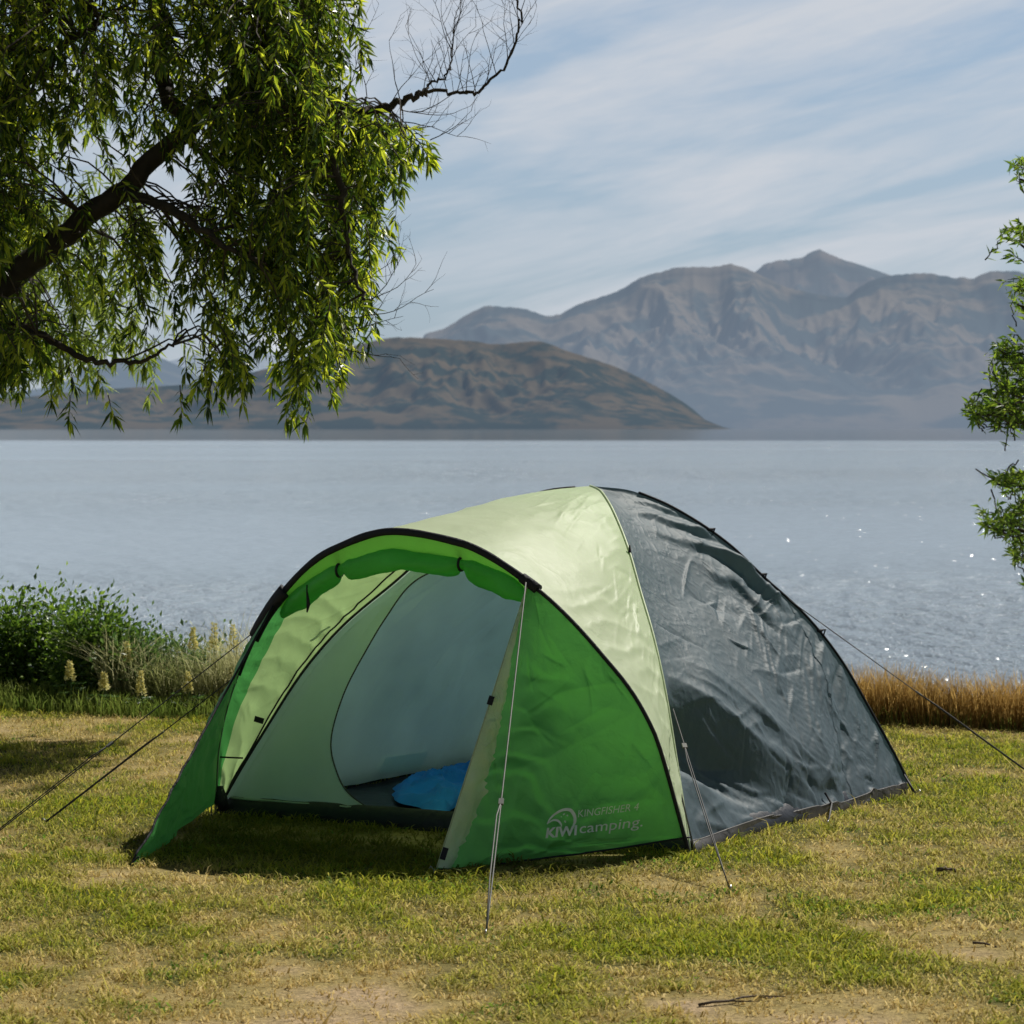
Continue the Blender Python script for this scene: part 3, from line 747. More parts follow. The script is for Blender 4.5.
# ------------------------------------------------------------------ ground
def edge_z(x): return 17.2 - .28*x + .25*math.sin(x*.9)        # distance of the lawn's far edge
def gh(x, y):
    d = y-edge_z(x); z = .012*noise.noise(Vector((x*.6, y*.6, 0)))
    if d > 0: z -= min(4.0, .30*d**1.15)
    return z
def patch(x, y):        # 1 = bare soil, 0 = lush
    p = Vector((x, y*.8, 0))
    f = .5+.5*noise.fractal(p*1.1+Vector((3.3,1,0)), 1, 2.1, 4) + .35*noise.noise(p*4.3)
    near = max(0, min(1, (9.8-y)/1.6)); f += .12*near
    for (px, py, rr, a) in SPOTS:
        f += .6*a*math.exp(-(((x-px)/rr)**2+((y-py)/(rr*1.3))**2))
    return f
SPOTS = []
for (px, py, rr, a) in ((375,1003,.22,.5),(640,1012,.22,.45),(795,1018,.28,.6),(925,948,.32,.45),(240,870,.3,.2),(150,962,.2,.2),(860,880,.35,.25),(980,1000,.2,.3),(130,845,.3,.2),(560,925,.25,.2),(60,735,.5,.2),(480,965,.2,.25),(15,930,.2,.15)):
    g_ = gnd(px, py); SPOTS.append((g_.x, g_.y, rr, a))
def axis(a, b, dense_a, dense_b, fine_, coarse):
    xs = [a]
    while xs[-1] < b: xs.append(xs[-1]+(fine_ if dense_a < xs[-1] < dense_b else coarse))
    return np.array(xs)
xs = np.concatenate([np.arange(-120, -6, 3.), axis(-6, 6, -3.4, 3.4, .035, .3), np.arange(7, 120, 3.)])
ys = np.concatenate([np.arange(-60, 7, 1.5), axis(7, 24, 7.5, 17.8, .04, .25), np.arange(25, 60, 3.)])
XX, YY = np.meshgrid(xs, ys, indexing='ij')
ZZ = np.zeros_like(XX); CG = np.zeros(XX.shape+(3,))
soil = np.array([.64,.47,.30]); straw = np.array([.46,.36,.14]); green = np.array([.12,.125,.03])
for i in range(len(xs)):
    for j in range(len(ys)):
        x, y = xs[i], ys[j]; ZZ[i, j] = gh(x, y)
        f = patch(x, y)
        a = min(1, max(0, (f-.45)/.35)); b = .8*min(1, max(0, (f-.86)/.25))
        c = green*(1-a)+straw*a; c = c*(1-b)+soil*b
        CG[i, j] = c*(.8+.25*noise.noise(Vector((x*22, y*22, 0))))
        if f > .8: ZZ[i, j] += .004*noise.noise(Vector((x*14, y*14, 2)))
m, nt, o_ = mat('lawn_soil'); L = nt.links.new
a = N(nt, 'Attribute', _attribute_name='col'); p = N(nt, 'BsdfPrincipled', Roughness=.95); p.inputs['Specular IOR Level'].default_value = .15
nz = N(nt, 'TexNoise', Scale=55, Detail=6, Roughness=.7); L(objcoord(nt), nz.inputs['Vector'])
r = ramp(nt, [(.3, (.45,)*3), (.7, (1.35,)*3)]); L(nz.outputs['Fac'], r.inputs[0])
mx = N(nt, 'Mix', _data_type='RGBA', _blend_type='MULTIPLY'); mx.inputs[0].default_value = 1
L(a.outputs['Color'], mx.inputs[6]); L(r.outputs[0], mx.inputs[7]); L(mx.outputs[2], p.inputs['Base Color'])
b = N(nt, 'Bump', Strength=.9, Distance=.015); L(nz.outputs['Fac'], b.inputs['Height']); L(b.outputs[0], p.inputs['Normal']); L(p.outputs[0], o_.inputs[0])
gr = link_mesh('ground', np.stack([XX, YY, ZZ], -1).reshape(-1, 3), grid_faces(len(xs), len(ys)), m, cols=CG.reshape(-1, 3))
tag(gr, kind='structure')

# grass blades ---------------------------------------------------------------------
def in_tent(x, y):
    a = ((x-A[0])*n_f[0]+(y-A[1])*n_f[1]); b = ((x-MID[0])*t_f[0]+(y-MID[1])*t_f[1])
    return -2.28 < a < -.02 and abs(b) < HALF*.985
def blades(X, Y, Zb, hgt, wid, lean, cb, ct, name, matr, label=None, cat=None):
    n_ = len(X); ang = rng.uniform(0, 2*np.pi, n_); dirx, diry = np.cos(ang), np.sin(ang)
    fa = rng.uniform(0, 2*np.pi, n_); wx, wy = np.cos(fa)*wid/2, np.sin(fa)*wid/2
    V = np.zeros((n_, 5, 3)); base = np.stack([X, Y, Zb], 1)
    mid = base+np.stack([dirx*lean*hgt*.35, diry*lean*hgt*.35, hgt*.6], 1)
    tip = base+np.stack([dirx*lean*hgt, diry*lean*hgt, hgt*(1-.25*lean)], 1)
    wv = np.stack([wx, wy, np.zeros(n_)], 1)
    V[:, 0] = base-wv; V[:, 1] = base+wv; V[:, 2] = mid+wv*.8; V[:, 3] = mid-wv*.8; V[:, 4] = tip
    i = np.arange(n_)*5
    Fc = np.concatenate([np.stack([i, i+1, i+2], 1), np.stack([i, i+2, i+3], 1), np.stack([i+3, i+2, i+4], 1)])
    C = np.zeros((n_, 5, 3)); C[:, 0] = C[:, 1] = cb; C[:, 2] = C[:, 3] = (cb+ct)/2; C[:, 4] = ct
    o = link_mesh(name, V.reshape(-1, 3), Fc, matr, smooth=False, cols=C.reshape(-1, 3))
    tag(o, label, cat, kind='stuff'); return o
# candidate positions follow the view depth so that near lawn is as dense on the picture as far lawn
X, Y = [], []
NB = 430000
yy = 7.2+(18.3-7.2)*rng.random(NB)**1.25
xx = (rng.random(NB)*2-1)*(.19*yy+.9)
gxp = np.clip(((xx+3.4)/.06).astype(int), 0, 120); 
# coarse table of the patch function
tx = np.arange(-5, 5.01, .05); ty = np.arange(7, 18.6, .05)
TB = np.array([[patch(a_, b_) for b_ in ty] for a_ in tx])
HB = np.array([[gh(a_, b_) for b_ in ty] for a_ in tx])
ix = np.clip(((xx+5)/.05).astype(int), 0, len(tx)-1); iy = np.clip(((yy-7)/.05).astype(int), 0, len(ty)-1)
f = TB[ix, iy]; zb = HB[ix, iy]
aa = (xx-A[0])*n_f[0]+(yy-A[1])*n_f[1]; bb = (xx-MID[0])*t_f[0]+(yy-MID[1])*t_f[1]
inside = (aa > -2.26) & (aa < -.03) & (np.abs(bb) < HALF*.98)
clump = np.array([noise.noise(Vector((a_*8, b_*8, 5)))+.5*noise.noise(Vector((a_*22, b_*22, 6))) for a_, b_ in zip(xx[::1], yy[::1])])
keep = (~inside) & (rng.random(NB) < np.clip(1.25-1.05*np.clip((f-.45)/.5, 0, 1)+.65*clump-.10, .04, 1))
xx, yy, zb, f, clump = xx[keep], yy[keep], zb[keep], f[keep], clump[keep]; n_ = len(xx)
dry = np.clip((f-.28)/.5+rng.normal(0, .22, n_)-.25*clump, 0, 1)[:, None]
hue = rng.random(n_)[:, None]
lush = np.array([.25,.38,.025])*(1-hue)+np.array([.74,.70,.09])*hue
strawc = np.array([.74,.56,.20])*(1-hue)+np.array([.95,.80,.42])*hue
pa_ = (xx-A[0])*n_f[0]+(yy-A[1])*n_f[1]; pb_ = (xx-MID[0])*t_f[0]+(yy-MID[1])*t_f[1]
porch = (smooth(pa_, -.1, .05)*(1-smooth(pa_, .7, 1.35))*(1-smooth(np.abs(pb_), .9, 1.3)))[:, None]  # mask where the blade colour is darkened to paint the tent's shade
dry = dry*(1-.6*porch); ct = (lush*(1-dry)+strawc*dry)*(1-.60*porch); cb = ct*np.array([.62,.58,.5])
hh = (.013+.036*rng.random(n_)**1.8)*(1+.9*np.clip(clump, -.6, 1))*(1-.4*dry[:, 0])
tall = rng.random(n_) < .006; hh[tall] *= 2.2
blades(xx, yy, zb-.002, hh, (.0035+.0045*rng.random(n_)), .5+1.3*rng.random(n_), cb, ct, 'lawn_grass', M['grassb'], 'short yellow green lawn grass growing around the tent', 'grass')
# clover-like broad leaves
n_ = 26000; yy = 7.4+10*rng.random(n_)**1.3; xx = (rng.random(n_)*2-1)*(.19*yy+.5)
cl = np.array([noise.noise(Vector((a_*2.3, b_*2.3, 15))) for a_, b_ in zip(xx, yy)])
aa = (xx-A[0])*n_f[0]+(yy-A[1])*n_f[1]; bb = (xx-MID[0])*t_f[0]+(yy-MID[1])*t_f[1]
k_ = (cl > .12) & (TB[np.clip(((xx+5)/.05).astype(int), 0, len(tx)-1), np.clip(((yy-7)/.05).astype(int), 0, len(ty)-1)] < .72) & ~((aa > -2.26) & (aa < -.03) & (np.abs(bb) < HALF*.98)); xx, yy = xx[k_], yy[k_]; n_ = len(xx)
hue = rng.random(n_)[:, None]; ct = np.array([.15,.32,.04])*(1-hue)+np.array([.34,.48,.07])*hue
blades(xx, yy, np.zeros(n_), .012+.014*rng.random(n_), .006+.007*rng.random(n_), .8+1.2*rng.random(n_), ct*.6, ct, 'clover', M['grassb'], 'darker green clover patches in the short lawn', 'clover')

def strip(n_, xr, doff, spread, h0, h1, cols, name, label, cat, wid=.006, lean=.35):
    x = rng.uniform(xr[0], xr[1], n_); d = doff+spread*rng.random(n_)
    y = np.array([edge_z(a_) for a_ in x])+d
    z = np.array([gh(a_, b_) for a_, b_ in zip(x, y)])
    cn = np.array([noise.noise(Vector((a_*1.7, b_*1.7, 9))) for a_, b_ in zip(x, y)])
    h_ = (h0+(h1-h0)*rng.random(n_))*(1+.45*cn)
    t = np.clip(rng.random(n_)*.7+.5*cn+.15, 0, 1)[:, None]
    c = np.array(cols[0])*(1-t)+np.array(cols[1])*t
    blades(x, y, z-.01, h_, wid*(.6+.8*rng.random(n_)), lean*(.2+1.6*rng.random(n_)), c*.5, c, name, M['grassb'], label, cat)
strip(26000, (-7, 0), -.45, 1.1, .05, .17, ((.16,.27,.04), (.36,.42,.09)), 'bank_grass', 'taller bright green grass along the left lawn edge', 'grass', .007)
strip(52000, (1.2, 7.5), -.12, 1.0, .20, .40, ((.34,.20,.05), (.88,.60,.20)), 'dry_reeds', 'dry orange brown reeds along the lake shore right of the tent', 'reeds', .0045, .38)
strip(9000, (1.2, 7.5), -.15, .5, .04, .14, ((.18,.26,.04), (.38,.38,.09)), 'bank_grass', 'low green grass at the foot of the orange reeds', 'grass', .006)
strip(11000, (-2.45, -.9), .05, 1.0, .25, .60, ((.38,.42,.14), (.82,.78,.46)), 'seed_grass', 'pale dry seeding grass left of the tent among the lupins', 'grass', .006, .5)

# ------------------------------------------------------------------ leaves
def leaf_mesh(name, P0, D, Ln, Wd, m, parent, fold=.25, droop=.25, wood=None, woodmat=None):
    P0 = np.asarray(P0, float); D = np.asarray(D, float); n_ = len(P0)
    D /= np.linalg.norm(D, axis=1, keepdims=True)+1e-9
    R = rng.normal(size=(n_, 3)); S_ = np.cross(D, R); S_ /= np.linalg.norm(S_, axis=1, keepdims=True)+1e-9
    U = np.cross(S_, D); Ln = np.asarray(Ln)[:, None]; Wd = np.asarray(Wd)[:, None]
    V = np.zeros((n_, 5, 3)); mid = P0+D*Ln*.42
    tip = P0+D*Ln; tip[:, 2] -= droop*Ln[:, 0]*rng.random(n_)
    V[:, 0] = P0; V[:, 1] = mid-S_*Wd/2+U*Wd*fold; V[:, 2] = mid+S_*Wd/2+U*Wd*fold; V[:, 3] = mid; V[:, 4] = tip
    i = np.arange(n_)*5
    Fc = np.concatenate([np.stack([i, i+1, i+3], 1), np.stack([i, i+3, i+2], 1), np.stack([i+1, i+4, i+3], 1), np.stack([i+3, i+4, i+2], 1)])
    V = V.reshape(-1, 3); nl = len(Fc)
    if wood:
        b = len(V); V = np.concatenate([V, np.array([v[:] for v in wood.v])]); q_ = np.array([f[:4] for f in wood.f if len(f) == 4])+b
        Fc = np.concatenate([Fc, q_[:, [0,1,2]], q_[:, [0,2,3]]])
    o = link_mesh(name, V, Fc, m, parent, smooth=False)
    if wood:
        o.data.materials.append(woodmat); mi = np.zeros(len(Fc), np.int32); mi[nl:] = 1; o.data.polygons.foreach_set('material_index', mi)
    return o
def rv(s=1): return Vector((random.gauss(0, s), random.gauss(0, s), random.gauss(0, s)))
def limb_pts(px, Z, dz=0):
    pts = [at(x, y, z_) for (x, y, z_) in px]; out = []
    for i in range(len(pts)-1):
        p0, p1, p2, p3 = pts[max(i-1, 0)], pts[i], pts[i+1], pts[min(i+2, len(pts)-1)]
        for t in np.linspace(0, 1, 7, endpoint=False):
            out.append(.5*((2*p1)+(-p0+p2)*t+(2*p0-5*p1+4*p2-p3)*t*t+(-p0+3*p1-3*p2+p3)*t**3)+rv(.008))
    return out+[pts[-1]]
def limb(mb, px, r0, r1):
    pts = limb_pts(px, 0); n_ = len(pts); mb.tube(pts, [r0+(r1-r0)*(i/(n_-1))**.8 for i in range(n_)], 9); return pts
def spray(start, length, out_dir, twig, P, D, LL, leaf=.12, step=.03, curtain=1.0):
    p = Vector(start); d = (Vector(out_dir)*.5+Vector((0,0,-.15))).normalized(); pts = [p.copy()]; l = 0
    sg = .03
    while l < length:
        d = (d*.80+Vector((0,0,-1))*.17*curtain+rv(.12)).normalized(); p = p+d*sg; l += sg; pts.append(p.copy())
        for _ in range(3 if random.random() < .5 else 2):
            sd = rv(1); sd -= d*sd.dot(d); sd.normalize()
            dd_ = (d*.45+sd*.9+Vector((0,0,-.30))).normalized()
            P.append(p[:]); D.append(dd_[:]); LL.append(leaf*random.uniform(.5, 1.1))
    for _ in range(4):
        sd = rv(1).normalized(); dd_ = (d+sd*.5+Vector((0,0,-.4))).normalized(); P.append(p[:]); D.append(dd_[:]); LL.append(leaf*random.uniform(.7, 1.15))
    twig.tube(pts, [.004*(1-.6*i/len(pts)) for i in range(len(pts))], 4, cap=False)
def bare_twigs(mb, base, d, length, r, depth):
    p = Vector(base); d = Vector(d).normalized(); pts = [p.copy()]; n_ = max(4, int(length/.05))
    for i in range(n_):
        d = (d+rv(.13)+Vector((0,0,.04))).normalized(); p = p+d*length/n_; pts.append(p.copy())
        if depth > 0 and random.random() < .50:
            sd = rv(1); sd -= d*sd.dot(d); sd.normalize()
            bare_twigs(mb, p, d*.7+sd*.8+Vector((0,0,.15)), length*random.uniform(.35, .6), r*.55, depth-1)
    mb.tube(pts, [r*(1-.65*i/n_) for i in range(n_+1)], 5, cap=False)

# ---- the willow on the left
willow = thing('willow_tree', 'large weeping willow leaning in from the left with hanging leafy sprays', 'tree', (-4.6, 16.6, 0))
wood = MB(); ZW = 16.5
mt = [Vector((-4.6,16.6,-.15)), Vector((-4.62,16.6,.4)), Vector((-4.5,16.55,1.1)), Vector((-4.2,16.5,1.8)), Vector((-3.6,16.5,2.15))]
wood.tube(mt, [.42,.33,.28,.25,.2], 14)
main = limb(wood, [(-100,350,16.5),(-40,318,16.5),(0,288,16.5),(60,238,16.5),(125,188,16.5),(190,128,16.5),(245,95,16.5),(300,98,16.4)], .105, .035)
limbs = [main]
limbs.append(limb(wood, [(300,98,16.4),(345,112,16.3),(385,107,16.2),(412,97,16.2),(425,92,16.2)], .034, .014))
bare1 = limb(wood, [(425,92,16.2),(460,92,16.2),(477,92,16.1),(500,72,16.1),(517,35,16.1),(520,8,16.1),(508,-20,16.1)], .011, .005)
bare2 = limb(wood, [(422,92,16.2),(432,82,16.3),(447,74,16.3),(452,50,16.4),(453,30,16.4)], .009, .003)
limbs.append(limb(wood, [(195,125,16.5),(168,95,16.6),(160,55,16.6),(158,20,16.7),(150,-60,16.7),(120,-160,16.8)], .05, .035))
limbs.append(limb(wood, [(250,95,16.5),(262,50,16.3),(255,0,16.2),(280,-80,16.2)], .045, .03))
limbs.append(limb(wood, [(120,192,16.5),(160,205,16.2),(190,222,16.0),(225,246,15.9),(262,262,15.8)], .035, .012))
limbs.append(limb(wood, [(-60,320,16.4),(0,325,16.2),(45,338,16.0),(85,358,15.9),(120,363,15.9),(150,358,15.8),(173,345,15.8)], .03, .007))
limbs.append(limb(wood, [(-90,340,16.5),(-60,200,16.9),(-20,90,17.1),(30,20,17.2),(80,-40,17.2)], .10, .045))
limbs.append(limb(wood, [(-20,90,17.1),(30,80,16.7),(60,50,16.5),(100,20,16.4)], .04, .02))
limbs.append(limb(wood, [(300,98,16.4),(330,150,16.0),(345,210,15.9),(350,260,15.9),(365,300,15.8)], .03, .008))
limbs.append(limb(wood, [(-160,380,16.5),(-200,200,16.4),(-230,0,16.3),(-180,-200,16.3),(-60,-330,16.4)], .16, .06))
limbs.append(limb(wood, [(-200,200,16.4),(-300,90,16.0),(-420,60,15.8)], .09, .03))
limbs.append(limb(wood, [(-60,-330,16.4),(120,-300,16.4),(260,-200,16.3),(330,-100,16.3)], .06, .02))
wb = wood.build('trunk', M['bark'], willow)
bt = MB()
for q_, n_ in ((bare1, 1), (bare2, 1)):
    for i in range(2, len(q_), 2):
        bare_twigs(bt, q_[i], (random.uniform(-.5,.5), random.uniform(-.4,.4), 1), random.uniform(.15,.42), .0026, 2)
for (px, py, dx, dz_) in ((330,98,-.2,1),(345,100,.3,1),(322,95,.1,1),(365,106,.2,1),(400,100,-.2,1),(390,105,.5,.8),(400,110,1,-.1),(412,112,1,.1),(405,122,1,-.3),(430,140,1,.3),(345,262,1,.5),(352,285,1,.3),(360,300,1,.1),(356,318,1,.2),(350,330,1,-.1),(345,350,1,-.2),(372,300,.9,.9),(365,120,.9,-.3)):
    bare_twigs(bt, at(px, py, 16.0), (dx, random.uniform(-.4,.4), dz_), random.uniform(.22,.5), .0032, 2)
allp = [p_ for l_ in limbs for p_ in l_]
tw = MB(); P, D_, LL = [], [], []
# (centre px, spread px, number of sprays, hang range in px)
def lower(px):   # lowest row the hanging sprays reach
    return float(np.interp(px, [-400,-20,10,25,45,70,90,110,135,150,185,205,225,250,262,275,300,318,330,352,372,390,420,445], [430,410,385,400,330,437,330,430,320,360,430,418,395,418,300,385,438,420,370,365,240,180,215,190]))
def upper_hole(px, py):
    for (hx, hy, rx, ry) in ((20,268,42,20),(75,225,36,20),(175,345,20,22),(60,60,14,18),(120,40,10,22),(215,60,9,16),(300,260,10,22),(340,190,9,20),(255,200,9,20),(95,165,42,26),(118,140,20,22),(195,190,22,16),(140,80,10,26),(180,290,26,34),(268,345,13,40),(100,320,26,22),(40,180,14,12),(225,300,14,24),(210,60,0,0),(128,390,18,30),(250,140,0,0)):
        if rx and ((px-hx)/rx)**2+((py-hy)/ry)**2 < 1: return True
    return False
regions = [((160,35),(190,70),340,(20,95)), ((50,130),(70,90),105,(20,90)), ((290,40),(60,60),110,(25,100)), ((295,180),(65,70),160,(25,110)),
           ((360,140),(40,35),60,(15,60)), ((15,260),(35,80),95,(20,80)), ((150,250),(60,45),42,(20,70)), ((245,240),(50,60),80,(25,90)), ((-120,150),(110,160),200,(40,140)), ((150,-120),(220,90),240,(40,140)),
           ((315,300),(30,55),60,(20,80)), ((205,330),(28,35),22,(20,60)),((405,130),(18,14),9,(15,45)),((30,350),(40,25),20,(15,50))]
for (c, s2, n_, hr) in regions:
    k = 0; tries = 0
    while k < n_ and tries < n_*8:
        tries += 1
        px = random.uniform(-1, 1)*s2[0]*1.1+c[0]; py = random.uniform(-1, 1)*s2[1]*1.1+c[1]
        hang = random.uniform(*hr); low = lower(px)
        if py+20 > low: continue
        hang = min(hang, low-py-14)
        if hang < 8: continue
        rightlim = np.interp(py, [-300,0,45,60,85,110,160,200,230,330], [330,332,318,310,335,400,425,385,360,350])
        if px > rightlim: continue
        if any(upper_hole(px+6*random.uniform(-1,1), py+hang*t) for t in (0,.5,.9)) and random.random() < .95: continue
        Z = ZW+random.gauss(0, .45); st = at(px, py, Z)
        spray(st, hang*Z/F, (random.uniform(-.6,.9), random.uniform(-.6,.6), .1), tw, P, D_, LL, leaf=.098); k += 1
        near = min(allp, key=lambda a_: (a_-st).length+max(0, (st.z-a_.z))*.4)
        if (near-st).length < 1.1 and random.random() < .55:
            md = near.lerp(st, .5)+Vector((0,0,.12*(near-st).length))
            tw.tube([near, near.lerp(md, .6)+rv(.01), md, md.lerp(st, .6)+rv(.01), st], [.007,.006,.005,.004,.004], 4, cap=False)
# hand placed tips hanging low against the lake
for (px, py0, py1) in ((70,395,437),(68,360,400),(108,395,430),(98,370,395),(180,385,432),(185,350,385),(212,380,418),(205,365,400),(238,370,418),(245,300,400),(290,330,434),(300,300,405),(310,400,437),(296,360,430),(8,340,385),(20,360,404),(135,270,380),(132,300,375),(352,330,362),(345,320,360),(388,150,205),(400,170,200),(418,145,170),(427,150,172),(325,330,382)):
    spray(at(px, py0, 16.2), (py1-py0-16)*16.2/F, (0,0,-1), tw, P, D_, LL, leaf=.098)
LL = np.array(LL); print('willow leaves', len(LL))
tw.v, tw.f = tw.v+bt.v, tw.f+[tuple(len(tw.v)+i for i in f) for f in bt.f]
leaf_mesh('foliage', P, D_, LL, LL*.18+.003, M['willow'], willow, wood=tw, woodmat=M['twig'])

# ---- willow behind it, its sunlit tone put into the leaf colour
w2 = thing('willow_tree', 'small yellow green willow standing behind the big weeping willow', 'tree', (-4.7, 20.5, gh(-4.7,20.5)))
wood = MB(); wood.tube([(-4.7,20.5,gh(-4.7,20.5)-.1),(-4.6,20.4,.9),(-4.3,20.3,1.9),(-3.9,20.2,2.8),(-3.5,20.1,3.5)], [.14,.11,.09,.06,.03], 9)
wood.tube([(-4.3,20.3,1.9),(-3.8,20.2,2.2),(-3.3,20.1,2.35)], [.05,.03,.015], 7); wood.build('trunk', M['bark'], w2)
P, D_, LL = [], [], []; tw = MB()
for _ in range(150):
    px = random.gauss(60, 48); py = min(335, random.gauss(265, 60)); Z = random.uniform(19.7, 20.8)
    spray(at(px, py, Z), random.uniform(.2,.5), (random.uniform(-1,1),0,.2), tw, P, D_, LL, leaf=.12, curtain=.7)
LL = np.array(LL); leaf_mesh('foliage', P, D_, LL, LL*.17, M['sunlitwillow'], w2, wood=tw, woodmat=M['twig'])

# ---- the tree at the right edge
rt = thing('shore_tree', 'bright green leafy shore tree reaching in from the right edge', 'tree', (5.0, 19.3, gh(5,19.3)))
wood = MB(); wood.tube([(5.0,19.3,gh(5,19.3)-.1),(4.95,19.3,.8),(4.8,19.3,1.8),(4.7,19.3,3.0),(4.6,19.3,4.2)], [.16,.13,.11,.08,.04], 10)
P, D_, LL = [], [], []; tw = MB(); ZR = 19.2
def cluster(px, py, dirx, dirz, L_, nleaf=26, leaf=.085):
    Z = ZR+random.gauss(0, .25); tip = at(px, py, Z); d = Vector((dirx, random.uniform(-.3,.3), dirz)).normalized()
    base = tip-d*L_; pts = [base.lerp(tip, t)+rv(.01)+Vector((0,0,-.05*math.sin(t*3)*L_)) for t in np.linspace(0, 1, 8)]
    tw.tube(pts, [.006*(1-.7*i/8) for i in range(8)], 4, cap=False)
    for i in range(nleaf):
        t = random.random()**.7; p_ = base.lerp(tip, t)+rv(.012)
        P.append(p_[:]); D_.append((d*.6+rv(.55)+Vector((0,0,.05)))[:]); LL.append(leaf*random.uniform(.5,1.1))
    return base
blobs = [((1016,165),(10,12),8),((1016,235),(12,14),12),((1018,295),(12,22),16),((1002,350),(14,14),22),((1016,388),(18,26),60),((975,408),(14,10),16),((1000,408),(18,14),36),((1005,482),(14,8),18),((1016,515),(14,16),24),((995,520),(16,8),16),((1018,555),(8,18),16),((1105,330),(22,110),120),((1100,520),(36,50),90),((1190,250),(60,200),240)]
for (c, s2, n_) in blobs:
    for _ in range(n_):
        px = random.gauss(c[0], s2[0]*.55); py = random.gauss(c[1], s2[1]*.55)
        b_ = cluster(px, py, random.uniform(-1.2,.1), random.uniform(-.35,.6), random.uniform(.10,.28), 13)
for (x1, y1, x0, y0) in ((1008,175,1180,260),(1008,240,1180,330),(985,345,1180,430),(970,408,1180,440),(985,480,1190,470),(985,525,1190,520),(1005,300,1180,380)):
    pts = limb_pts([(x0,y0,19.3),((x0+x1)/2+10,(y0+y1)/2+10,19.3),(x1+12,y1+4,19.2)], 0); n_ = len(pts)
    wood.tube(pts, [.035*(1-.85*i/n_) for i in range(n_)], 7)
LL = np.array(LL); leaf_mesh('foliage', P, D_, LL, LL*.26, M['rleaf'], rt, wood=tw, woodmat=M['twig']); wood.build('trunk', M['bark'], rt)

# ---- bushes on the bank
def bush(name, label, cx, cy, w_, h_, n_, m, cat='bush', leaf=.05, group=None, dep=.45):
    z0 = gh(cx, cy); t = thing(name, label, cat, (cx, cy, z0), group); P, D_, LL = [], [], []; st = MB()
    lobes = [(random.uniform(-.75,.75)*w_/2, random.uniform(-.6,.6)*dep/2, random.uniform(.35,1.0)*h_) for _ in range(int(7+w_*8))]
    for (lx, ly, lz) in lobes:
        lz *= 1-.45*(abs(lx)/(w_/2))**2; base = Vector((cx+lx*.4, cy+ly*.3, z0-.05)); top = Vector((cx+lx, cy+ly, z0+lz))
        pts = [base.lerp(top, a_)+rv(.012) for a_ in np.linspace(0, 1, 6)]; st.tube(pts, [.007*(1-.6*i/6) for i in range(6)], 5, cap=False)
        k = int(n_/len(lobes))
        for _ in range(k):
            a_ = random.random()**.6; c = base.lerp(top, a_); rr = .15*(w_/1.0)**.3
            o = rv(rr*.55)*(.4+.8*a_); P.append((c+o)[:]); D_.append((o.normalized()+Vector((0,0,.35))+rv(.5))[:]); LL.append(leaf*random.uniform(.5,1.2))
    LL = np.array(LL); leaf_mesh('foliage', P, D_, LL, LL*.45, m, t, droop=.15); st.build('stem', M['twig'], t); return t
def ez(px, d=.4):
    Z = 17.9
    for _ in range(5): Z = edge_z((px-512)*Z/F)+d
    return (px-512)*Z/F, Z
for (px, d, w_, h_, n_, mm, lab) in ((22,.35,1.0,.74,13000,'bush','dense dark green bush at the left edge, tallest of the bank'),
                                 (-90,.5,.9,.66,5000,'bush','dark green bush beyond the left edge of the lawn'),
                                 (90,.3,.75,.62,10000,'bush','rounded dark bush between the tallest bush and the yellow lupins'),
                                 (150,.35,.75,.50,9000,'lupleaf','mid green leafy bush among the yellow lupins'),
                                 (200,.6,.6,.54,4500,'lupleaf','thin pale green bush next to the dry seeding grass'),
                                 (245,.8,.5,.54,3500,'lupleaf','pale green bush directly left of the tent')):
    x, y = ez(px, d); bush('bush', lab, x, y, w_, h_, n_, M[mm], group='bushes on the lake bank')
def lupin(px, ptop, pbot, label, d=-.2):
    x, Z = ez(px, d); zt = H-(ptop-HY)*Z/F; zb = H-(pbot-HY)*Z/F; z0 = gh(x, Z)
    t = thing('lupin', label, 'flower', (x, Z, z0), 'yellow lupins on the bank'); s_ = MB()
    s_.tube([(x,Z,z0-.02),(x+.01,Z,(z0+zt)/2),(x,Z,zt)], [.005,.004,.002], 5); s_.build('stem', M['lupleaf'], t)
    V, Fc = [], []; P, D_, LL = [], [], []
    n_ = 130
    for i in range(n_):
        a_ = i/n_; z = zb+(zt-zb)*a_; rr = (.019*(1-a_*.70)+.004)*(.5+1.1*random.random()); an = i*2.4+random.random()
        P.append((x+math.cos(an)*rr*.5, Z+math.sin(an)*rr*.5, z)); D_.append((math.cos(an)+random.gauss(0,.4), math.sin(an)+random.gauss(0,.4), .35+random.gauss(0,.4))); LL.append(.030*(1-a_*.5)*random.uniform(.5,1.2))
    LL = np.array(LL); leaf_mesh('flower_spike', P, D_, LL, LL*.75, M['petal'], t, fold=.5, droop=.0)
    P, D_, LL = [], [], []
    for i in range(9):
        an = random.uniform(0, 6.28); zc = z0+random.uniform(.06, max(.1, (zb-z0)*.9)); c = Vector((x+math.cos(an)*.07, Z+math.sin(an)*.07, zc))
        for k in range(8):
            a2 = k*.785; P.append(c[:]); D_.append((math.cos(a2), math.sin(a2), .35)); LL.append(.045)
    LL = np.array(LL); leaf_mesh('foliage', P, D_, LL, LL*.24, M['lupleaf'], t)
lupin(70,661,679,'yellow lupin spike in front of the dark bush, leftmost of the lupins')
lupin(104,672,690,'short yellow lupin spike low in the bushes')
lupin(141,671,695,'full yellow lupin spike near the lawn edge')
lupin(127,642,662,'leaning yellow lupin spike standing above its neighbours', .1)
lupin(193,628,650,'pale yellow lupin spike rising from the dry grass',.2)
lupin(188,672,692,'yellow lupin spike behind the guy line, low in the dry grass')
lupin(214,623,650,'tall pale lupin spike, one of two close to the tent',.2)
lupin(233,625,650,'pale lupin spike nearest to the tent porch',.25)

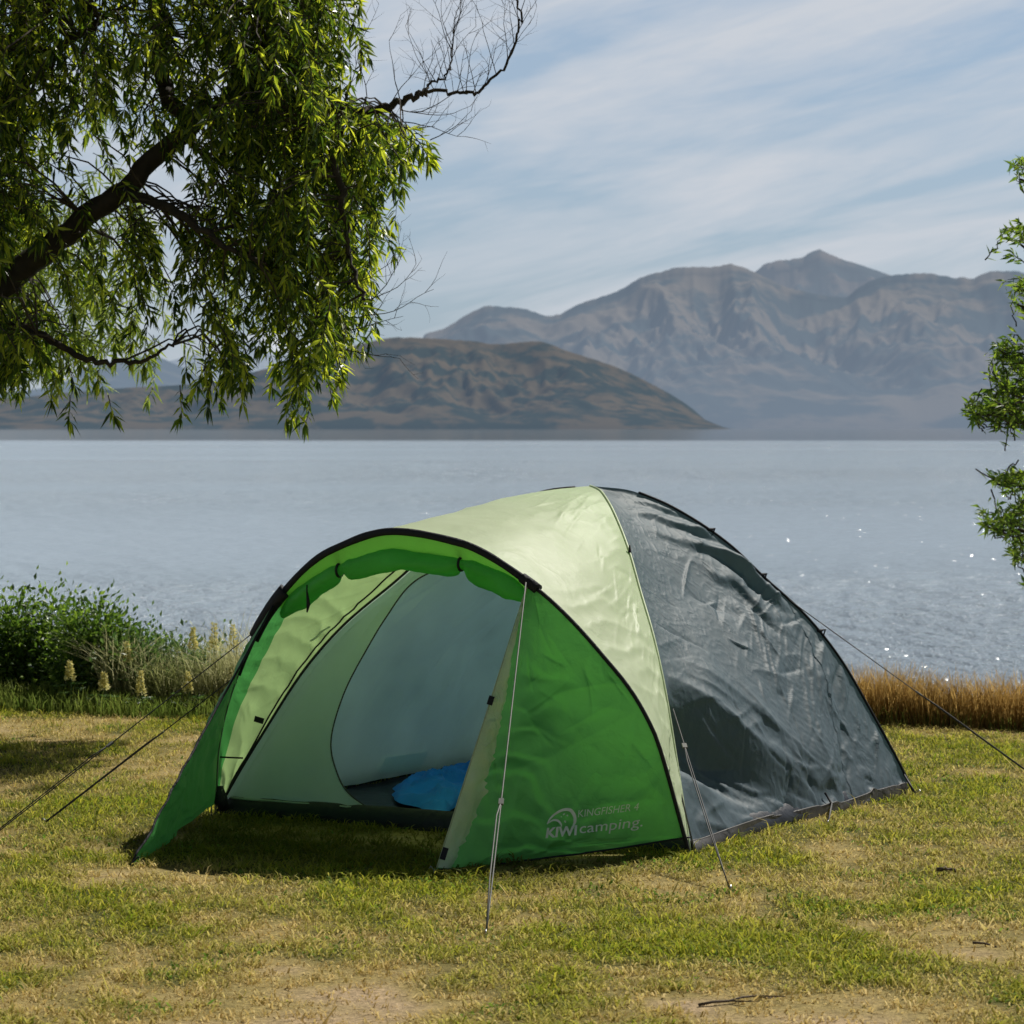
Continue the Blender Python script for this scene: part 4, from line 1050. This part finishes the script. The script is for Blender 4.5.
# ------------------------------------------------------------------ sticks on the lawn
def stick(px, py, L_, ang, label, n_=1, r=.006):
    c = gnd(px, py); mb = MB(); d = Vector((math.cos(ang), math.sin(ang), 0))
    pts = [c+d*L_*(t-.5)+Vector((0,0,.012+.006*math.sin(t*5)))+rv(.003) for t in np.linspace(0, 1, 7)]
    mb.tube(pts, [r*(1-.5*i/6) for i in range(7)], 6)
    if n_ > 1:
        for k in (2, 4): mb.tube([pts[k], pts[k]+Vector((d.y,-d.x,.1))*L_*.3+d*L_*.15], [r*.6, r*.3], 5)
    tag(mb.build('stick', M['stick'], None), label, 'stick')
stick(947, 873, .075, .1, 'short dark stick lying on dry grass right of the tent', r=.010)
stick(742, 1004, .30, .55, 'thin forked twig lying on the bare patch at the front of the lawn', 2, .005)
stick(985, 948, .08, -.2, 'small thin twig on the lawn near the right edge', r=.005)

# ------------------------------------------------------------------ lake
WL = -1.25
m, nt, o_ = mat('lake_water'); L = nt.links.new
tc = N(nt, 'TexCoord'); geo = N(nt, 'NewGeometry'); sx = N(nt, 'SeparateXYZ'); L(geo.outputs['Position'], sx.inputs[0])
mp = N(nt, 'Mapping', Scale=(1.0,.55,1)); L(geo.outputs['Position'], mp.inputs['Vector'])
n1 = N(nt, 'TexNoise', Scale=1.3, Detail=6, Roughness=.62); L(mp.outputs[0], n1.inputs['Vector'])
n2 = N(nt, 'TexNoise', Scale=.16, Detail=3, Roughness=.5); L(mp.outputs[0], n2.inputs['Vector'])
mp2 = N(nt, 'Mapping', Scale=(.004,.02,1)); L(geo.outputs['Position'], mp2.inputs['Vector'])
n4 = N(nt, 'TexNoise', Scale=1, Detail=3); L(mp2.outputs[0], n4.inputs['Vector'])
md = N(nt, 'Math', _operation='MULTIPLY_ADD'); L(n2.outputs['Fac'], md.inputs[0]); md.inputs[1].default_value = 1.6; L(n1.outputs['Fac'], md.inputs[2])
# calm water in the lee of the far shore
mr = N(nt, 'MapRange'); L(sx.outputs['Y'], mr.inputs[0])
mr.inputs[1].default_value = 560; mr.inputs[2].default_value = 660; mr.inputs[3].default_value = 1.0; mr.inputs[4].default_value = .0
wnd = N(nt, 'MapRange'); L(n4.outputs['Fac'], wnd.inputs[0]); wnd.inputs[1].default_value = .35; wnd.inputs[2].default_value = .65; wnd.inputs[3].default_value = .30; wnd.inputs[4].default_value = 1.0
sm = N(nt, 'Math', _operation='MULTIPLY'); L(mr.outputs[0], sm.inputs[0]); L(wnd.outputs[0], sm.inputs[1])
b = N(nt, 'Bump', Distance=.9); L(sm.outputs[0], b.inputs['Strength']); L(md.outputs[0], b.inputs['Height'])
# small steep facets that can catch the sun
vo = N(nt, 'TexVoronoi', Scale=9); L(geo.outputs['Position'], vo.inputs['Vector'])
sc_ = N(nt, 'SeparateColor'); L(vo.outputs['Color'], sc_.inputs[0])
def lin(sock, a_, b_):
    q_ = N(nt, 'Math', _operation='MULTIPLY_ADD'); L(sock, q_.inputs[0]); q_.inputs[1].default_value = a_; q_.inputs[2].default_value = b_; return q_.outputs[0]
cx = N(nt, 'CombineXYZ'); L(lin(sc_.outputs[0], .9, -.30), cx.inputs[0]); L(lin(sc_.outputs[1], .9, -.75), cx.inputs[1]); cx.inputs[2].default_value = 1
nv_ = N(nt, 'VectorMath', _operation='NORMALIZE'); L(cx.outputs[0], nv_.inputs[0])
k1 = N(nt, 'Math', _operation='LESS_THAN'); L(vo.outputs['Distance'], k1.inputs[0]); k1.inputs[1].default_value = .20
k2 = N(nt, 'Math', _operation='GREATER_THAN'); L(sc_.outputs[2], k2.inputs[0]); k2.inputs[1].default_value = .80
k3 = N(nt, 'Math', _operation='MULTIPLY'); L(k1.outputs[0], k3.inputs[0]); L(k2.outputs[0], k3.inputs[1])
k4 = N(nt, 'Math', _operation='MULTIPLY'); L(k3.outputs[0], k4.inputs[0]); L(mr.outputs[0], k4.inputs[1])
nm_ = N(nt, 'Mix', _data_type='VECTOR'); L(k4.outputs[0], nm_.inputs[0]); L(b.outputs[0], nm_.inputs[4]); L(nv_.outputs[0], nm_.inputs[5])
rg = N(nt, 'MapRange'); L(mr.outputs[0], rg.inputs[0]); rg.inputs[3].default_value = .06; rg.inputs[4].default_value = .14
p = N(nt, 'BsdfPrincipled', Roughness=.14, IOR=1.33); L(rg.outputs[0], p.inputs['Roughness'])
bc = N(nt, 'Mix', _data_type='RGBA'); L(mr.outputs[0], bc.inputs[0]); bc.inputs[6].default_value = (.15,.17,.19,1); bc.inputs[7].default_value = (.31,.385,.455,1); L(bc.outputs[2], p.inputs['Base Color'])  # sky and hill reflections painted into the base colour, darker far out
L(nm_.outputs[1], p.inputs['Normal']); L(p.outputs[0], o_.inputs[0])
wv = link_mesh('lake', [(-9000,18.5,WL),(9000,18.5,WL),(9000,26000,WL),(-9000,26000,WL)], [(0,1,2,3)], m, smooth=False)
tag(wv, kind='structure')

# ------------------------------------------------------------------ hills
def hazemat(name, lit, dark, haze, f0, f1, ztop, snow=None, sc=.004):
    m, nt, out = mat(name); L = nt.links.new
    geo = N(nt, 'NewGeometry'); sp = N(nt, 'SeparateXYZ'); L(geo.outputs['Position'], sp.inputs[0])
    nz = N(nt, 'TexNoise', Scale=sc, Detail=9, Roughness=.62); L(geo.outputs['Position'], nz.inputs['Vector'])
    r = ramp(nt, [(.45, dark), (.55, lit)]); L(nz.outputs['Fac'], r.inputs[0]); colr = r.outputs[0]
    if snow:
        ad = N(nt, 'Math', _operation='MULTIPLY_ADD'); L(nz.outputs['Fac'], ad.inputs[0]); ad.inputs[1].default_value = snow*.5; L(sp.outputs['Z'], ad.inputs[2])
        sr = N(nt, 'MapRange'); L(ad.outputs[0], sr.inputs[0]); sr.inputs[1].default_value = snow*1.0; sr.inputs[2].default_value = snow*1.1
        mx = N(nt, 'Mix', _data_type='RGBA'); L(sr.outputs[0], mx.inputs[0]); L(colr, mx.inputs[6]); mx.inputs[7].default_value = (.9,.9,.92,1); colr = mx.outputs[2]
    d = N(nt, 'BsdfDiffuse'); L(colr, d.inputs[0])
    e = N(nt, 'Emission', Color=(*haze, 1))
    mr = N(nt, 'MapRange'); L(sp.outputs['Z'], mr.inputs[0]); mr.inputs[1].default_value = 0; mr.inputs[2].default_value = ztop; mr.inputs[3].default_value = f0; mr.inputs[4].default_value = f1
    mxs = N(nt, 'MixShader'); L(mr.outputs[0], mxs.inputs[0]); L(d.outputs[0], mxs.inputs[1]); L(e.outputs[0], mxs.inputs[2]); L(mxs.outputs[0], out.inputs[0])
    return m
def hill(name, prof, D0, D1, m, nx, ny, spur, seed, freq, x0=None, x1=None, slant=.0, shore=None):
    f = pchip([a_ for a_, _ in prof], [b_ for _, b_ in prof])
    pxs = np.linspace(prof[0][0], prof[-1][0], nx); ts = np.concatenate([np.linspace(0, 1, ny), [1.12, 1.3]])
    V = np.zeros((nx, len(ts), 3)); so = Vector((seed*11.3, seed*5.7, 0))
    for i, px in enumerate(pxs):
        top = max(0., (HY-f(px))*D1/F+H-WL)
        X1 = (px-512)*D1/F
        for j, t in enumerate(ts):
            Y_ = D0+(D1-D0)*t; 
            if t <= 1:
                base = top*(t**.85)
                def rdg(u):
                    v_ = 0; am = .5; 
                    for o_ in range(5):
                        n0 = noise.noise(u); r_ = 1-min(1, abs(n0)*2.2); v_ += am*r_; u = u*2.07+Vector((3.1,1.7,0)); am *= .5
                    return v_
                wx = noise.noise(Vector((X1/D1*freq*.5, t*1.1, seed)))
                u = Vector((X1/D1*freq + slant*t + .9*wx, t*1.7+.6*wx, 0))+so
                rd_ = rdg(u)
                wgt = min(1, t*4+.2)*(1-t**6)
                cap = top*(.97*Y_/D1 if t < 1 else 1)
                base = min(top*(t**.72), cap)
                z = base*(1-spur*(1-rd_)*1.5*wgt)
                z = max(z, .02*top*min(1, t*8))
                z += top*.008*noise.fractal(Vector((px*.12, 3, seed)), .7, 2, 3)*(t > .95)
            else: z = top*(1-(t-1)*2.0)
            V[i, j] = (X1*(.55*(Y_/D1)+.45) if True else X1, Y_, z+WL-.5)
    # keep the ridge exactly on its bearing
    return link_mesh(name, V.reshape(-1, 3), grid_faces(nx, len(ts)), m)
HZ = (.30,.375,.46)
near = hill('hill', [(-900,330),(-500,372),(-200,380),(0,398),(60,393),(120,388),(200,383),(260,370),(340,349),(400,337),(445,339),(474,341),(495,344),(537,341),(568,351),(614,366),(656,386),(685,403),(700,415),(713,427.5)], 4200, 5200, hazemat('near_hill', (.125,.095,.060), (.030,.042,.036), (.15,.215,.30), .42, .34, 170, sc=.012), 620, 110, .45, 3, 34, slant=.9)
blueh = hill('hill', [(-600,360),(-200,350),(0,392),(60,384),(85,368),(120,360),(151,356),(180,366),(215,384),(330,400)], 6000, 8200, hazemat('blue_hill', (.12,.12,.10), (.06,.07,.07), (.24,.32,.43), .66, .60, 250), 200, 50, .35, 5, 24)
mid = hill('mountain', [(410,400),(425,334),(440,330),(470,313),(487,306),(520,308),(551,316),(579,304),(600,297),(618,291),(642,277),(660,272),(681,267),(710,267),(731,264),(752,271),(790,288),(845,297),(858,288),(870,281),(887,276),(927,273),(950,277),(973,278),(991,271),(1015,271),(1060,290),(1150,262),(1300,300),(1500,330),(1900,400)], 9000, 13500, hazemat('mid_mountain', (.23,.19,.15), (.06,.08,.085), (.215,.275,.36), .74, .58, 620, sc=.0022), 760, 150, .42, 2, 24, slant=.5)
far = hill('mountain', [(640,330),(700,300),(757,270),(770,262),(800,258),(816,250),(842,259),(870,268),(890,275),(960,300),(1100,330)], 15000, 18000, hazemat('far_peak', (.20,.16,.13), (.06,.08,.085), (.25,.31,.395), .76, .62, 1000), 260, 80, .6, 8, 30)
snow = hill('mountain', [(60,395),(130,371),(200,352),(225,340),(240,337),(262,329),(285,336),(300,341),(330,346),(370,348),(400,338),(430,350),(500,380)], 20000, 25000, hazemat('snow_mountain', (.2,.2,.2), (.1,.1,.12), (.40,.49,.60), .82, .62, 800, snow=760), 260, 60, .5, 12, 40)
for o in (near, blueh, mid, far, snow): tag(o, kind='structure')
for o, nm in ((near,'near_hill'), (blueh,'distant_hill'), (mid,'mountain_range'), (far,'far_mountain'), (snow,'snowy_mountain')): o.name = nm

# ------------------------------------------------------------------ light and sky
AZ, EL = math.radians(43), math.radians(50)      # sun ahead of the camera to the right
sd = Vector((math.sin(AZ)*math.cos(EL), math.cos(AZ)*math.cos(EL), math.sin(EL)))
sl = bpy.data.lights.new('sun', 'SUN'); sl.energy = 5.0; sl.angle = math.radians(.5); sl.color = (1,.95,.86)
so = bpy.data.objects.new('sun', sl); COL.objects.link(so); so.rotation_euler = sd.to_track_quat('Z', 'Y').to_euler(); so.location = (20,30,40)
W = bpy.data.worlds.new('World'); S.world = W; W.use_nodes = True; nt = W.node_tree; L = nt.links.new
for n_ in list(nt.nodes): nt.nodes.remove(n_)
out = nt.nodes.new('ShaderNodeOutputWorld'); bg = N(nt, 'Background', Strength=.10)
sky = N(nt, 'TexSky', _sky_type='NISHITA'); sky.sun_disc = False; sky.sun_elevation = EL; sky.sun_rotation = AZ; sky.air_density = 1.0; sky.dust_density = 1.0; sky.ozone_density = 2.0
tc = N(nt, 'TexCoord')
rot = N(nt, 'Mapping', Rotation=(0,math.radians(13),0)); L(tc.outputs['Generated'], rot.inputs['Vector'])
mp = N(nt, 'Mapping', Scale=(5,5,30)); L(rot.outputs[0], mp.inputs['Vector'])
c1 = N(nt, 'TexNoise', Scale=1.0, Detail=7, Roughness=.55, Distortion=.6); L(mp.outputs[0], c1.inputs['Vector'])
mpb = N(nt, 'Mapping', Scale=(16,16,90)); L(rot.outputs[0], mpb.inputs['Vector'])
c2 = N(nt, 'TexNoise', Scale=1.0, Detail=5, Roughness=.6, Distortion=.8); L(mpb.outputs[0], c2.inputs['Vector'])
mm = N(nt, 'Math', _operation='MULTIPLY_ADD'); L(c2.outputs['Fac'], mm.inputs[0]); mm.inputs[1].default_value = .30; L(c1.outputs['Fac'], mm.inputs[2])
cr = ramp(nt, [(.57, (.0,)*3), (.66, (.35,)*3), (.82, (.95,)*3)]); L(mm.outputs[0], cr.inputs[0])
tint = N(nt, 'Mix', _data_type='RGBA', _blend_type='MULTIPLY'); tint.inputs[0].default_value = 1; L(sky.outputs[0], tint.inputs[6]); tint.inputs[7].default_value = (.56,.68,.82,1)
mx = N(nt, 'Mix', _data_type='RGBA'); veil = N(nt, 'Mix', _data_type='RGBA'); veil.inputs[0].default_value = .62; L(tint.outputs[2], veil.inputs[6]); veil.inputs[7].default_value = (4.15,5.1,6.25,1)
L(cr.outputs[0], mx.inputs[0]); L(veil.outputs[2], mx.inputs[6]); mx.inputs[7].default_value = (6.0,6.35,6.9,1)
# haze and cloud brighten the sky low down only; overhead it stays deep
sz = N(nt, 'SeparateXYZ'); L(tc.outputs['Generated'], sz.inputs[0])
zr = N(nt, 'MapRange'); L(sz.outputs['Z'], zr.inputs[0]); zr.inputs[1].default_value = .16; zr.inputs[2].default_value = .50; zr.inputs[3].default_value = 1.0; zr.inputs[4].default_value = .17
yr = N(nt, 'MapRange'); L(sz.outputs['Y'], yr.inputs[0]); yr.inputs[1].default_value = -.5; yr.inputs[2].default_value = .5; yr.inputs[3].default_value = .55; yr.inputs[4].default_value = 1.0
zy = N(nt, 'Math', _operation='MULTIPLY'); L(zr.outputs[0], zy.inputs[0]); L(yr.outputs[0], zy.inputs[1])
fin = N(nt, 'VectorMath', _operation='SCALE'); L(mx.outputs[2], fin.inputs[0]); L(zy.outputs[0], fin.inputs['Scale'])
L(fin.outputs[0], bg.inputs[0]); L(bg.outputs[0], out.inputs[0])

# ------------------------------------------------------------------ camera
cd = bpy.data.cameras.new('camera'); cam = bpy.data.objects.new('camera', cd); COL.objects.link(cam)
cam.location = (0,0,H); cam.rotation_euler = (math.radians(90), 0, 0)
cd.sensor_width = 36; cd.lens = F/1024*36; cd.shift_y = -(512-HY)/1024; cd.clip_start = .1; cd.clip_end = 60000
cd.dof.use_dof = True; cd.dof.focus_distance = 11.9; cd.dof.aperture_fstop = 9.0
S.camera = cam
S.render.engine = 'CYCLES'; S.render.resolution_x = 1024; S.render.resolution_y = 1024
S.view_settings.view_transform = 'Standard'; S.view_settings.look = 'None'; S.view_settings.exposure = 0
S.cycles.max_bounces = 10; S.cycles.transmission_bounces = 8; S.cycles.diffuse_bounces = 5
